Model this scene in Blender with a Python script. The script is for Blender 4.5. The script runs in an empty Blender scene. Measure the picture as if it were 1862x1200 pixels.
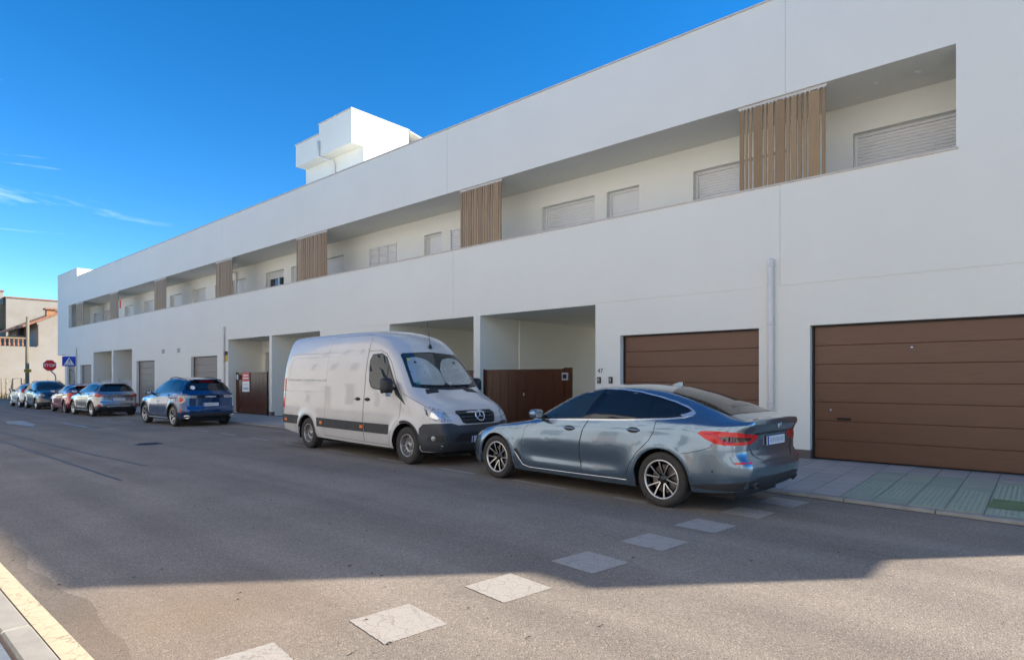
import bpy, math, random
import numpy as np
from mathutils import Vector, Matrix, geometry
from mathutils.bvhtree import BVHTree
random.seed(7)
S = bpy.context.scene
C = S.collection
R = math.radians
# ------------------------------------------------------------------ camera
FPX, CX, HY, HC = 1105.0, 931.0, 688.0, 1.614
_n = math.hypot(1255, FPX); CA, CB = 1255/_n, FPX/_n
cam = bpy.data.cameras.new('camera'); camo = bpy.data.objects.new('camera', cam); C.objects.link(camo)
camo.location = (0, 0, HC); camo.rotation_euler = (R(90), 0, math.asin(CB))
cam.sensor_width = 36; cam.lens = FPX/1862*36; cam.shift_y = (HY-600)/1862; cam.shift_x = 0
cam.clip_start = .05; cam.clip_end = 3000
S.camera = camo
# ------------------------------------------------------------------ sky, sun, exposure
SUN_EL, SUN_H = R(31.0), (0.675, 0.738)
w = bpy.data.worlds.new('World'); S.world = w; w.use_nodes = True
nt = w.node_tree; nt.nodes.clear()
def N(t, k, **kw):
    n = t.nodes.new(k)
    for a, v in kw.items():
        if a in n.inputs: n.inputs[a].default_value = v
        else: setattr(n, a, v)
    return n
sky = N(nt, 'ShaderNodeTexSky', sky_type='NISHITA'); sky.sun_disc = False
sky.sun_elevation = SUN_EL; sky.sun_rotation = math.atan2(SUN_H[0], SUN_H[1])
sky.air_density = 1.0; sky.dust_density = .0; sky.ozone_density = 3.0; sky.altitude = 2200
hsv = N(nt, 'ShaderNodeHueSaturation', Saturation=1.34, Value=1.0)
geo = N(nt, 'ShaderNodeTexCoord')
mp = N(nt, 'ShaderNodeMapping'); mp.inputs['Scale'].default_value = (1.3, 1.3, 9); mp.inputs['Rotation'].default_value = (R(6), R(-5), R(25))
mp.inputs['Location'].default_value = (3.1, 1.7, 1.525)
nz = N(nt, 'ShaderNodeTexNoise', Scale=2.1, Detail=7.0, Roughness=.62, Distortion=.5)
cr = N(nt, 'ShaderNodeValToRGB'); cr.color_ramp.elements[0].position = .575; cr.color_ramp.elements[1].position = .80
cr.color_ramp.elements[1].color = (.55, .55, .55, 1)
mix = N(nt, 'ShaderNodeMixRGB'); mix.inputs['Color2'].default_value = (7.5, 8.0, 8.6, 1)
bg = N(nt, 'ShaderNodeBackground', Strength=0.095)
out = N(nt, 'ShaderNodeOutputWorld')
L = nt.links.new
L(sky.outputs[0], hsv.inputs['Color']); L(geo.outputs['Generated'], mp.inputs[0]); L(mp.outputs[0], nz.inputs['Vector'])
dp = N(nt, 'ShaderNodeVectorMath', operation='DOT_PRODUCT'); _t = (40-CX)/FPX; dp.inputs[1].default_value = Vector((CA*_t-CB, CB*_t+CA, (HY-385)/FPX)).normalized()
L(geo.outputs['Generated'], dp.inputs[0]); mk_ = N(nt, 'ShaderNodeMapRange'); mk_.inputs[1].default_value = .985; mk_.inputs[2].default_value = .9985; L(dp.outputs['Value'], mk_.inputs[0])
mu_ = N(nt, 'ShaderNodeMath', operation='MULTIPLY'); L(nz.outputs['Fac'], cr.inputs[0]); L(cr.outputs[0], mu_.inputs[0]); L(mk_.outputs[0], mu_.inputs[1]); L(mu_.outputs[0], mix.inputs['Fac']); L(hsv.outputs[0], mix.inputs['Color1'])
L(mix.outputs[0], bg.inputs['Color']); L(bg.outputs[0], out.inputs['Surface'])
sd = bpy.data.lights.new('sun', 'SUN'); sd.energy = 3.6; sd.angle = R(.53); sd.color = (1, .91, .79)
so = bpy.data.objects.new('sun', sd); C.objects.link(so); so.location = (20, 20, 40)
_sv = Vector((SUN_H[0]*math.cos(SUN_EL), SUN_H[1]*math.cos(SUN_EL), math.sin(SUN_EL)))
so.rotation_euler = _sv.to_track_quat('Z', 'Y').to_euler()
S.view_settings.view_transform = 'Standard'; S.view_settings.look = 'None'
S.view_settings.exposure = 1.45; S.view_settings.gamma = 1.0
S.render.engine = 'CYCLES'

# ------------------------------------------------------------------ photo pixel -> place
def gr(px, py, z=0):
    d = (HC-z)*FPX/(py-HY); r = (px-CX)/FPX*d
    return (CA*r-CB*d, CB*r+CA*d)
def onY(px, py, Y):
    t = (px-CX)/FPX; d = Y/(CB*t+CA); return (d*(CA*t-CB), HC+(HY-py)*d/FPX)
def onX(px, py, X):
    t = (px-CX)/FPX; d = X/(CA*t-CB); return (d*(CB*t+CA), HC+(HY-py)*d/FPX)

# ------------------------------------------------------------------ materials
def mk(name, col, rough=.6, metal=0., var=0., vs=3., bump=0., bs=40., coat=0., spec=None, tint=None, stretch=None, emit=None):
    m = bpy.data.materials.new(name); m.use_nodes = True
    t = m.node_tree; p = t.nodes['Principled BSDF']
    p.inputs['Base Color'].default_value = (*col, 1); p.inputs['Roughness'].default_value = rough; p.inputs['Metallic'].default_value = metal
    if coat: p.inputs['Coat Weight'].default_value = coat; p.inputs['Coat Roughness'].default_value = .03
    if spec is not None: p.inputs['Specular IOR Level'].default_value = spec
    if var or bump:
        tc = N(t, 'ShaderNodeTexCoord'); src = tc.outputs['Object']
        if stretch:
            q = N(t, 'ShaderNodeMapping'); q.inputs['Scale'].default_value = stretch
            t.links.new(src, q.inputs[0]); src = q.outputs[0]
        if var:
            a = N(t, 'ShaderNodeTexNoise', Scale=vs, Detail=6., Roughness=.6); t.links.new(src, a.inputs['Vector'])
            mr = N(t, 'ShaderNodeMapRange'); mr.inputs[1].default_value = .3; mr.inputs[2].default_value = .7
            t.links.new(a.outputs['Fac'], mr.inputs[0])
            mx = N(t, 'ShaderNodeMixRGB')
            c2 = tint or tuple(max(0, c*(1-var)) for c in col)
            mx.inputs[1].default_value = (*[min(1, c*(1+var*.6)) for c in col], 1); mx.inputs[2].default_value = (*c2, 1)
            t.links.new(mr.outputs[0], mx.inputs[0]); t.links.new(mx.outputs[0], p.inputs['Base Color'])
            mr2 = N(t, 'ShaderNodeMapRange'); mr2.inputs[3].default_value = max(.02, rough*.85); mr2.inputs[4].default_value = min(1, rough*1.15)
            t.links.new(a.outputs['Fac'], mr2.inputs[0]); t.links.new(mr2.outputs[0], p.inputs['Roughness'])
        if bump:
            bn = N(t, 'ShaderNodeTexNoise', Scale=bs, Detail=4., Roughness=.6); t.links.new(src, bn.inputs['Vector'])
            b = N(t, 'ShaderNodeBump', Strength=bump, Distance=.01); t.links.new(bn.outputs['Fac'], b.inputs['Height'])
            t.links.new(b.outputs[0], p.inputs['Normal'])
    if emit: p.inputs['Emission Color'].default_value = (*emit, 1); p.inputs['Emission Strength'].default_value = 1
    return m
M = {}
M['render'] = mk('white_render', (.815, .80, .715), .9, var=.03, vs=.4, bump=.25, bs=220)
M['render_in'] = M['render']
M['coping'] = mk('coping', (.62, .60, .57), .55, var=.12, vs=4)
M['ledge'] = mk('ledge_stone', (.62, .56, .50), .6, var=.12, vs=4)
M['joint'] = mk('joint', (.52, .52, .52), .9)
M['plinth'] = mk('plinth_tile', (.14, .115, .10), .55, var=.2, vs=6)
M['wood'] = mk('slat_wood', (.37, .235, .115), .55, var=.14, vs=3, stretch=(14, 14, .8))
M['wood2'] = mk('slat_wood_b', (.31, .195, .095), .55, var=.14, vs=3, stretch=(14, 14, .8))
M['brown'] = mk('garage_brown', (.145, .064, .032), .38, var=.22, vs=5, stretch=(.6, 1, 26), bump=.12, bs=30)
M['taupe'] = mk('garage_taupe', (.21, .165, .135), .45, var=.12, vs=5, stretch=(.6, 1, 26), bump=.1, bs=30)
M['gatewood'] = mk('gate_brown', (.075, .024, .010), .25, var=.35, vs=4, stretch=(18, 18, .7), bump=.08, bs=10, spec=.3)
M['palewood'] = mk('pale_gate', (.42, .40, .37), .6, var=.3, vs=4, stretch=(14, 14, .8))
M['white'] = mk('white_plastic', (.78, .78, .76), .45, var=.04, vs=2)
M['shutter'] = mk('shutter_white', (.74, .73, .70), .5, var=.05, vs=1)
M['pipe'] = mk('pipe_white', (.74, .70, .65), .45, var=.06, vs=3)
M['black'] = mk('black_plastic', (.012, .012, .013), .5)
M['blackg'] = mk('black_gloss', (.008, .008, .009), .08)
M['rubber'] = mk('tyre_rubber', (.018, .018, .018), .8, var=.5, vs=14, bump=.35, bs=60, tint=(.05, .044, .038))
M['chrome'] = mk('chrome', (.80, .78, .75), .26, .75)
M['alu'] = mk('machined_alloy', (.62, .61, .60), .3, .9, var=.1, vs=20)
M['steel'] = mk('steel_wheel', (.36, .36, .365), .42, .7, var=.2, vs=18)
M['galv'] = mk('galvanised', (.42, .43, .44), .45, .8, var=.2, vs=8)
M['darkmetal'] = mk('dark_metal', (.05, .05, .052), .45, .6)
M['disc'] = mk('brake_disc', (.24, .22, .21), .45, .9, var=.3, vs=20)
M['glass'] = mk('tinted_glass', (.010, .013, .016), .02, spec=.6)
M['glassl'] = mk('screen_glass', (.02, .03, .035), .02, spec=.6)
M['redlens'] = mk('red_lens', (.60, .003, .006), .16, coat=.25)
M['redref'] = mk('red_reflector', (.55, .012, .012), .2, coat=.5)
M['clear'] = mk('clear_lens', (.52, .51, .50), .2, .15, coat=.6, var=.5, vs=22, tint=(.10, .11, .12))
M['darklens'] = mk('dark_lens', (.05, .012, .014), .08, coat=.8)
M['amber'] = mk('amber_lens', (.75, .16, .01), .25, coat=.4)
M['plate'] = mk('plate_white', (.70, .71, .73), .45, var=.06, vs=20)
M['plateblur'] = mk('plate_grey', (.50, .52, .55), .45, var=.12, vs=26)
M['plateblue'] = mk('plate_blue', (.01, .06, .42), .4)
M['interior'] = mk('dark_interior', (.02, .02, .022), .8)
M['sunshade'] = mk('sunshade_foil', (.42, .46, .46), .28, .55, var=.22, vs=4, bump=.5, bs=6)
def paint(name, col, metal=.55, rough=.34, var=.05):
    return mk(name, col, rough, metal, coat=1., var=var, vs=2.)
P_BMW = paint('paint_bluestone', (.165, .235, .305), .8, .2)
P_VAN = mk('paint_van_white', (.53, .52, .505), .26, coat=.8, var=.06, vs=1.2)
P_SUV = paint('paint_deep_blue', (.008, .055, .17), .55, .2)
P_PEU = paint('paint_silver_grey', (.34, .345, .36), .8, .26)
P_RED = paint('paint_red', (.34, .014, .02), .45, .24)
P_MPV = paint('paint_slate', (.065, .07, .075), .6, .32)
P_WHT = paint('paint_silver_white', (.58, .60, .62), .3, .34)
M['clad'] = mk('cladding', (.032, .033, .036), .6, var=.25, vs=6)
M['bumperblk'] = mk('bumper_plastic', (.030, .034, .040), .5, var=.3, vs=5, bump=.1, bs=80)

def asphalt(name='asphalt', k_=1.0):
    m = bpy.data.materials.new(name); m.use_nodes = True; t = m.node_tree; p = t.nodes['Principled BSDF']; l = t.links.new
    tc = N(t, 'ShaderNodeTexCoord'); o = tc.outputs['Object']
    # aggregate
    vo = N(t, 'ShaderNodeTexVoronoi', Scale=85.); l(o, vo.inputs['Vector'])
    r1 = N(t, 'ShaderNodeValToRGB'); e = r1.color_ramp.elements
    e[0].position = 0; e[0].color = (.128, .104, .084, 1); e[1].position = 1; e[1].color = (.43, .355, .28, 1)
    k = r1.color_ramp.elements.new(.22); k.color = (.222, .184, .146, 1); k = r1.color_ramp.elements.new(.75); k.color = (.285, .238, .19, 1)
    for q_ in r1.color_ramp.elements: q_.color = (*[c*k_ for c in q_.color[:3]], 1)
    l(vo.outputs['Color'], r1.inputs[0])
    # large tone
    n1 = N(t, 'ShaderNodeTexNoise', Scale=.55, Detail=6., Roughness=.6); l(o, n1.inputs['Vector'])
    mr = N(t, 'ShaderNodeMapRange'); mr.inputs[1].default_value = .3; mr.inputs[2].default_value = .7; mr.inputs[3].default_value = .82; mr.inputs[4].default_value = 1.14
    l(n1.outputs['Fac'], mr.inputs[0])
    # wheel tracks along the street (stretched)
    mp = N(t, 'ShaderNodeMapping'); mp.inputs['Scale'].default_value = (.05, 1.1, 1); l(o, mp.inputs[0])
    n2 = N(t, 'ShaderNodeTexNoise', Scale=1.2, Detail=4.); l(mp.outputs[0], n2.inputs['Vector'])
    mr2 = N(t, 'ShaderNodeMapRange'); mr2.inputs[1].default_value = .35; mr2.inputs[2].default_value = .65; mr2.inputs[3].default_value = .84; mr2.inputs[4].default_value = 1.1
    l(n2.outputs['Fac'], mr2.inputs[0])
    mu = N(t, 'ShaderNodeMath', operation='MULTIPLY'); l(mr.outputs[0], mu.inputs[0]); l(mr2.outputs[0], mu.inputs[1])
    mc = N(t, 'ShaderNodeMixRGB', blend_type='MULTIPLY'); mc.inputs[0].default_value = 1
    l(r1.outputs[0], mc.inputs[1]); l(mu.outputs[0], mc.inputs[2])
    # sandy dirt stain near the kerb
    n3 = N(t, 'ShaderNodeTexNoise', Scale=.35, Detail=5., Roughness=.65); mp3 = N(t, 'ShaderNodeMapping'); mp3.inputs['Location'].default_value = (2.3, .4, 0)
    l(o, mp3.inputs[0]); l(mp3.outputs[0], n3.inputs['Vector'])
    vd = N(t, 'ShaderNodeVectorMath', operation='DISTANCE'); vd.inputs[1].default_value = (-4.3, 1.7, 0); l(o, vd.inputs[0])
    md = N(t, 'ShaderNodeMapRange'); md.inputs[1].default_value = .2; md.inputs[2].default_value = 1.3; md.inputs[3].default_value = .75; md.inputs[4].default_value = 0
    l(vd.outputs['Value'], md.inputs[0])
    mm = N(t, 'ShaderNodeMath', operation='MULTIPLY'); l(md.outputs[0], mm.inputs[0]); l(n3.outputs['Fac'], mm.inputs[1])
    ms = N(t, 'ShaderNodeMixRGB'); ms.inputs[2].default_value = (.27, .185, .115, 1); l(mm.outputs[0], ms.inputs[0]); l(mc.outputs[0], ms.inputs[1])
    # small dark oil spots and specks
    vs = N(t, 'ShaderNodeTexVoronoi', Scale=1.6); vs.inputs['Randomness'].default_value = 1; l(o, vs.inputs['Vector'])
    nd = N(t, 'ShaderNodeTexNoise', Scale=14., Detail=3.); l(o, nd.inputs['Vector'])
    ad = N(t, 'ShaderNodeMath', operation='MULTIPLY_ADD'); l(nd.outputs['Fac'], ad.inputs[0]); ad.inputs[1].default_value = .10; l(vs.outputs['Distance'], ad.inputs[2])
    sp = N(t, 'ShaderNodeMapRange'); sp.inputs[1].default_value = .068; sp.inputs[2].default_value = .085; sp.inputs[3].default_value = .35; sp.inputs[4].default_value = 0
    l(ad.outputs[0], sp.inputs[0])
    mo = N(t, 'ShaderNodeMixRGB'); mo.inputs[2].default_value = (.045, .042, .040, 1); l(sp.outputs[0], mo.inputs[0]); l(ms.outputs[0], mo.inputs[1])
    l(mo.outputs[0], p.inputs['Base Color'])
    p.inputs['Roughness'].default_value = .82; p.inputs['Specular IOR Level'].default_value = .35
    b = N(t, 'ShaderNodeBump', Strength=.55, Distance=.006); l(vo.outputs['Distance'], b.inputs['Height']); b.invert = True
    l(b.outputs[0], p.inputs['Normal'])
    return m
M['asphalt'] = asphalt()
def cracked(name, col, under, sc=5., wear=.5):
    m = bpy.data.materials.new(name); m.use_nodes = True; t = m.node_tree; p = t.nodes['Principled BSDF']; l = t.links.new
    tc = N(t, 'ShaderNodeTexCoord'); o = tc.outputs['Object']
    nd = N(t, 'ShaderNodeTexNoise', Scale=5., Detail=4.); l(o, nd.inputs['Vector'])
    mv = N(t, 'ShaderNodeMixRGB'); mv.inputs[0].default_value = .2; l(o, mv.inputs[1]); l(nd.outputs['Color'], mv.inputs[2])
    cs = []
    for s_, wd in ((sc, .020), (sc*2.7, .012)):
        v = N(t, 'ShaderNodeTexVoronoi', feature='DISTANCE_TO_EDGE', Scale=s_); l(mv.outputs[0], v.inputs['Vector'])
        q = N(t, 'ShaderNodeMapRange'); q.inputs[1].default_value = 0; q.inputs[2].default_value = wd*sc/5*.9; q.inputs[3].default_value = .8; q.inputs[4].default_value = 0
        l(v.outputs['Distance'], q.inputs[0]); cs.append(q)
    big = N(t, 'ShaderNodeTexNoise', Scale=3., Detail=5.); l(o, big.inputs['Vector'])
    bm_ = N(t, 'ShaderNodeMapRange'); bm_.inputs[1].default_value = .45; bm_.inputs[2].default_value = .6; l(big.outputs['Fac'], bm_.inputs[0])
    c2 = N(t, 'ShaderNodeMath', operation='MULTIPLY'); l(cs[1].outputs[0], c2.inputs[0]); l(bm_.outputs[0], c2.inputs[1])
    mxx = N(t, 'ShaderNodeMath', operation='MAXIMUM'); l(cs[0].outputs[0], mxx.inputs[0]); l(c2.outputs[0], mxx.inputs[1])
    fine = N(t, 'ShaderNodeTexNoise', Scale=70., Detail=3., Roughness=.7); l(o, fine.inputs['Vector'])
    fm = N(t, 'ShaderNodeMapRange'); fm.inputs[1].default_value = .52; fm.inputs[2].default_value = .72; fm.inputs[4].default_value = wear; l(fine.outputs['Fac'], fm.inputs[0])
    mx2 = N(t, 'ShaderNodeMath', operation='MAXIMUM'); l(mxx.outputs[0], mx2.inputs[0]); l(fm.outputs[0], mx2.inputs[1])
    mx = N(t, 'ShaderNodeMixRGB'); mx.inputs[1].default_value = (*col, 1); mx.inputs[2].default_value = (*under, 1)
    l(mx2.outputs[0], mx.inputs[0]); l(mx.outputs[0], p.inputs['Base Color']); p.inputs['Roughness'].default_value = .75
    return m
M['paintw'] = cracked('road_paint_white', (.40, .36, .31), (.21, .18, .147), 8., .8)
M['paintworn'] = cracked('road_paint_worn', (.36, .345, .32), (.20, .182, .16), 9., .9)
M['painty'] = cracked('road_paint_yellow', (.58, .48, .32), (.24, .19, .13), 8., .35)
M['kerb'] = mk('kerb_stone', (.33, .305, .26), .8, var=.18, vs=5, bump=.2, bs=90)
M['tile'] = mk('grey_tile', (.42, .375, .335), .7, var=.16, vs=3, bump=.15, bs=120)
M['tile2'] = mk('grey_tile_b', (.385, .345, .305), .7, var=.16, vs=3, bump=.15, bs=120)
M['green'] = mk('green_tile', (.29, .325, .245), .65, var=.25, vs=5, bump=.15, bs=120, tint=(.35, .36, .28))
M['green2'] = mk('green_tile_b', (.25, .30, .225), .65, var=.25, vs=5, bump=.15, bs=120, tint=(.31, .335, .26))
M['greend'] = mk('green_paint', (.14, .22, .10), .6, var=.25, vs=6)
M['mortar'] = mk('mortar', (.13, .125, .12), .9, var=.2, vs=8)
M['mortarw'] = mk('mortar_warm', (.36, .25, .18), .9, var=.2, vs=8)
M['bluetile'] = mk('slate_tile', (.17, .19, .215), .65, var=.25, vs=5, bump=.15, bs=100)
M['earth'] = mk('bare_earth', (.30, .235, .17), .95, var=.3, vs=.5, bump=.5, bs=12)
M['oldwhite'] = mk('old_plaster', (.29, .275, .245), .9, var=.22, vs=.45, bump=.3, bs=40, tint=(.29, .25, .195))
M['oldwhite2'] = mk('old_limewash', (.30, .285, .25), .9, var=.2, vs=.6, bump=.3, bs=60, tint=(.30, .265, .215))
M['terra'] = mk('terracotta', (.36, .17, .09), .8, var=.3, vs=6)
M['ochre'] = mk('ochre_wall', (.36, .24, .13), .85, var=.15, vs=2)
M['orange'] = mk('orange_wood', (.42, .20, .08), .6, var=.2, vs=5)
M['pole'] = mk('weathered_pole', (.22, .19, .13), .8, var=.35, vs=4, stretch=(8, 8, .6))
M['signred'] = mk('sign_red', (.85, .012, .022), .35)
M['signwhite'] = mk('sign_white', (.80, .80, .80), .4)
M['signblue'] = mk('sign_blue', (.008, .06, .5), .35)
M['yellow'] = mk('yellow_plate', (.60, .38, .03), .4)
M['weed'] = mk('dry_weed', (.30, .235, .12), .9, var=.3, vs=5)
M['wet'] = mk('wet_asphalt', (.06, .06, .065), .3, var=.3, vs=1.5, spec=.6)
M['tar'] = mk('tar_seal', (.085, .08, .075), .55, var=.2, vs=4)
M['leaf'] = mk('dry_leaf', (.055, .040, .028), .8)
M['opp1'] = mk('opposite_white', (.78, .755, .72), .9, var=.06, vs=.4)
M['opp2'] = mk('opposite_cream', (.68, .65, .60), .9, var=.08, vs=.4)
M['winglass'] = mk('window_glass', (.02, .025, .03), .04, spec=.7)

# ------------------------------------------------------------------ mesh helpers
def link(o, parent=None):
    C.objects.link(o)
    if parent is not None: o.parent = parent
    return o
def tag(o, label=None, cat=None, group=None, kind=None):
    for k, v in (('label', label), ('category', cat), ('group', group), ('kind', kind)):
        if v: o[k] = v
    return o
def empty(name, loc=(0, 0, 0), rz=0, **kw):
    o = bpy.data.objects.new(name, None); o.location = loc; o.rotation_euler = (0, 0, rz); o.empty_display_size = .2
    return tag(link(o), **kw)
class MB:
    def __init__(s): s.v = []; s.f = []
    def quad(s, *p):
        i = len(s.v); s.v += [tuple(q) for q in p]; s.f.append(tuple(range(i, i+len(p)))); return s
    def box(s, x0, x1, y0, y1, z0, z1):
        i = len(s.v)
        s.v += [(x, y, z) for z in (z0, z1) for x, y in ((x0, y0), (x1, y0), (x1, y1), (x0, y1))]
        s.f += [tuple(i+k for k in q) for q in ((0, 3, 2, 1), (4, 5, 6, 7), (0, 1, 5, 4), (1, 2, 6, 5), (2, 3, 7, 6), (3, 0, 4, 7))]
        return s
    def bbox(s, x0, x1, y0, y1, z0, z1, b=.004):
        # box with the four upright and top edges chamfered (faces -Y)
        i = len(s.v)
        def ring(d, z): return [(x0+d, y0+d, z), (x1-d, y0+d, z), (x1-d, y1-d, z), (x0+d, y1-d, z)]
        s.v += ring(0, z0)+ring(0, z1-b)+ring(b, z1)
        for a in (0, 4):
            for k in range(4): s.f.append((i+a+k, i+a+(k+1) % 4, i+a+4+(k+1) % 4, i+a+4+k))
        s.f.append((i+8, i+9, i+10, i+11)); s.f.append((i+3, i+2, i+1, i)); return s
    def panel(s, x0, x1, y, z0, z1, t=.03, b=.008):
        # raised board facing -Y with chamfered edges, front face at y
        i = len(s.v)
        s.v += [(x0, y+t, z0), (x1, y+t, z0), (x1, y+t, z1), (x0, y+t, z1), (x0, y+b, z0), (x1, y+b, z0), (x1, y+b, z1), (x0, y+b, z1),
                (x0+b, y, z0+b), (x1-b, y, z0+b), (x1-b, y, z1-b), (x0+b, y, z1-b)]
        for a in (0, 4):
            for k in range(4): s.f.append((i+a+k, i+a+(k+1) % 4, i+a+4+(k+1) % 4, i+a+4+k))
        s.f.append((i+8, i+9, i+10, i+11)); s.f.append((i+3, i+2, i+1, i)); return s
    def tube(s, pts, r, n=10, cap=True):
        pts = [Vector(p) for p in pts]; rs = r if isinstance(r, (list, tuple)) else [r]*len(pts)
        i0 = len(s.v); up = None
        for k, p in enumerate(pts):
            d = (pts[min(k+1, len(pts)-1)]-pts[max(k-1, 0)]).normalized()
            if up is None: up = Vector((0, 0, 1)) if abs(d.z) < .9 else Vector((1, 0, 0))
            a = d.cross(up)
            if a.length < 1e-4: a = d.cross(Vector((0, 1, 0)))
            a.normalize(); b = a.cross(d).normalized(); up = b
            for q in range(n):
                an = 2*math.pi*q/n; s.v.append(tuple(p+(a*math.cos(an)+b*math.sin(an))*rs[k]))
        for k in range(len(pts)-1):
            for q in range(n):
                a0 = i0+k*n+q; a1 = i0+k*n+(q+1) % n; s.f.append((a0, a0+n, a1+n, a1))
        if cap:
            s.f.append(tuple(i0+q for q in range(n))); e = i0+(len(pts)-1)*n; s.f.append(tuple(e+n-1-q for q in range(n)))
        return s
    def lathe(s, prof, n=32, axis='y', c=(0, 0, 0)):
        i0 = len(s.v)
        for r, h in prof:
            for q in range(n):
                an = 2*math.pi*q/n; u, v = r*math.cos(an), r*math.sin(an)
                s.v.append({'y': (c[0]+u, c[1]+h, c[2]+v), 'z': (c[0]+u, c[1]+v, c[2]+h), 'x': (c[0]+h, c[1]+u, c[2]+v)}[axis])
        for k in range(len(prof)-1):
            for q in range(n):
                a0 = i0+k*n+q; a1 = i0+k*n+(q+1) % n; s.f.append((a0, a0+n, a1+n, a1))
        return s
    def prism(s, poly, y0, y1):
        # poly in (x,z), extruded along y
        i = len(s.v); n = len(poly)
        s.v += [(x, y0, z) for x, z in poly]+[(x, y1, z) for x, z in poly]
        s.f.append(tuple(range(i, i+n))); s.f.append(tuple(i+2*n-1-k for k in range(n)))
        for k in range(n): s.f.append((i+k, i+n+k, i+n+(k+1) % n, i+(k+1) % n))
        return s
    def map(s, fn): s.v = [tuple(fn(Vector(p))) for p in s.v]; return s
    def build(s, name, mat, parent=None, smooth=False, mesh_only=False, sharp=None, **kw):
        me = bpy.data.meshes.new(name); me.from_pydata(s.v, [], s.f)
        if mat: me.materials.append(mat)
        if smooth: me.polygons.foreach_set('use_smooth', [True]*len(me.polygons))
        if sharp: me.set_sharp_from_angle(angle=R(sharp))
        me.update()
        if mesh_only: return me
        return tag(link(bpy.data.objects.new(name, me), parent), **kw)
def inst(name, me, parent=None, loc=(0, 0, 0), rot=(0, 0, 0), **kw):
    o = bpy.data.objects.new(name, me); o.location = loc; o.rotation_euler = rot
    return tag(link(o, parent), **kw)
def text(name, body, size, mat, parent, mat4, extrude=.002, bold=0., **kw):
    cu = bpy.data.curves.new('t', 'FONT'); cu.body = body; cu.size = size; cu.extrude = extrude; cu.offset = bold
    cu.align_x = 'CENTER'; cu.align_y = 'CENTER'; cu.resolution_u = 3
    t = bpy.data.objects.new('t', cu); C.objects.link(t); bpy.context.view_layer.update()
    me = bpy.data.meshes.new_from_object(t.evaluated_get(bpy.context.evaluated_depsgraph_get())); bpy.data.objects.remove(t)
    me.transform(mat4); me.materials.clear(); me.materials.append(mat); me.name = name
    return tag(link(bpy.data.objects.new(name, me), parent), **kw)
def wall(x0, x1, z0, z1, y, holes, back=()):
    """sheet facing -Y at y with rectangular holes (xa,xb,za,zb,depth,closed)"""
    b = MB(); xs = sorted({x0, x1, *[h[0] for h in holes], *[h[1] for h in holes]}); zs = sorted({z0, z1, *[h[2] for h in holes], *[h[3] for h in holes]})
    xs = [x for x in xs if x0-1e-6 <= x <= x1+1e-6]; zs = [z for z in zs if z0-1e-6 <= z <= z1+1e-6]
    for i in range(len(xs)-1):
        k = 0
        while k < len(zs)-1:
            cx = (xs[i]+xs[i+1])/2
            inside = lambda kk: any(h[0] < cx < h[1] and h[2] < (zs[kk]+zs[kk+1])/2 < h[3] for h in holes)
            if inside(k): k += 1; continue
            k2 = k
            while k2+1 < len(zs)-1 and not inside(k2+1): k2 += 1
            b.quad((xs[i], y, zs[k]), (xs[i+1], y, zs[k]), (xs[i+1], y, zs[k2+1]), (xs[i], y, zs[k2+1])); k = k2+1
    for (xa, xb, za, zb, d, closed) in holes:
        if d == 0: continue
        b.quad((xa, y, za), (xa, y+d, za), (xa, y+d, zb), (xa, y, zb)); b.quad((xb, y+d, za), (xb, y, za), (xb, y, zb), (xb, y+d, zb))
        b.quad((xa, y+d, zb), (xb, y+d, zb), (xb, y, zb), (xa, y, zb))
        if za > z0+1e-6: b.quad((xa, y, za), (xb, y, za), (xb, y+d, za), (xa, y+d, za))
        if closed: b.quad((xa, y+d, za), (xb, y+d, za), (xb, y+d, zb), (xa, y+d, zb))
    return b

# ================================================================== ground, road, pavements
def gz(X): return -max(0., min(52., -X-18))*.0055
KERB = [(60, 8.2), (6, 8.6), (0, 8.69), (-3, 8.89), (-8, 9.48), (-18, 9.9), (-22, 10.03), (-61, 10.15)]
def yk(X):
    for (xa, ya), (xb, yb) in zip(KERB, KERB[1:]):
        if xb <= X <= xa: return ya+(yb-ya)*(xa-X)/(xa-xb)
    return KERB[-1][1]
g = MB(); xs = [1500, 60, -18, -70, -1500]
for a_, b_ in zip(xs, xs[1:]):
    g.quad((b_, -1500, gz(b_)-.06), (a_, -1500, gz(a_)-.06), (a_, 1500, gz(a_)-.06), (b_, 1500, gz(b_)-.06))
g.build('ground', M['earth'], kind='structure')
rd = MB(); xs = [60, 20, 8, 0, -6, -12, -18, -30, -45, -61, -69]
for a_, b_ in zip(xs, xs[1:]):
    rd.quad((b_, -45, gz(b_)), (a_, -45, gz(a_)), (a_, 45, gz(a_)), (b_, 45, gz(b_)))
road = rd.build('road', M['asphalt'], kind='structure')
def sheet(name, pts, mat, z=.004, parent=road):
    b = MB(); b.quad(*[(x, y, gz(x)+z) for x, y in pts]); return b.build(name, mat, parent)
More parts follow.
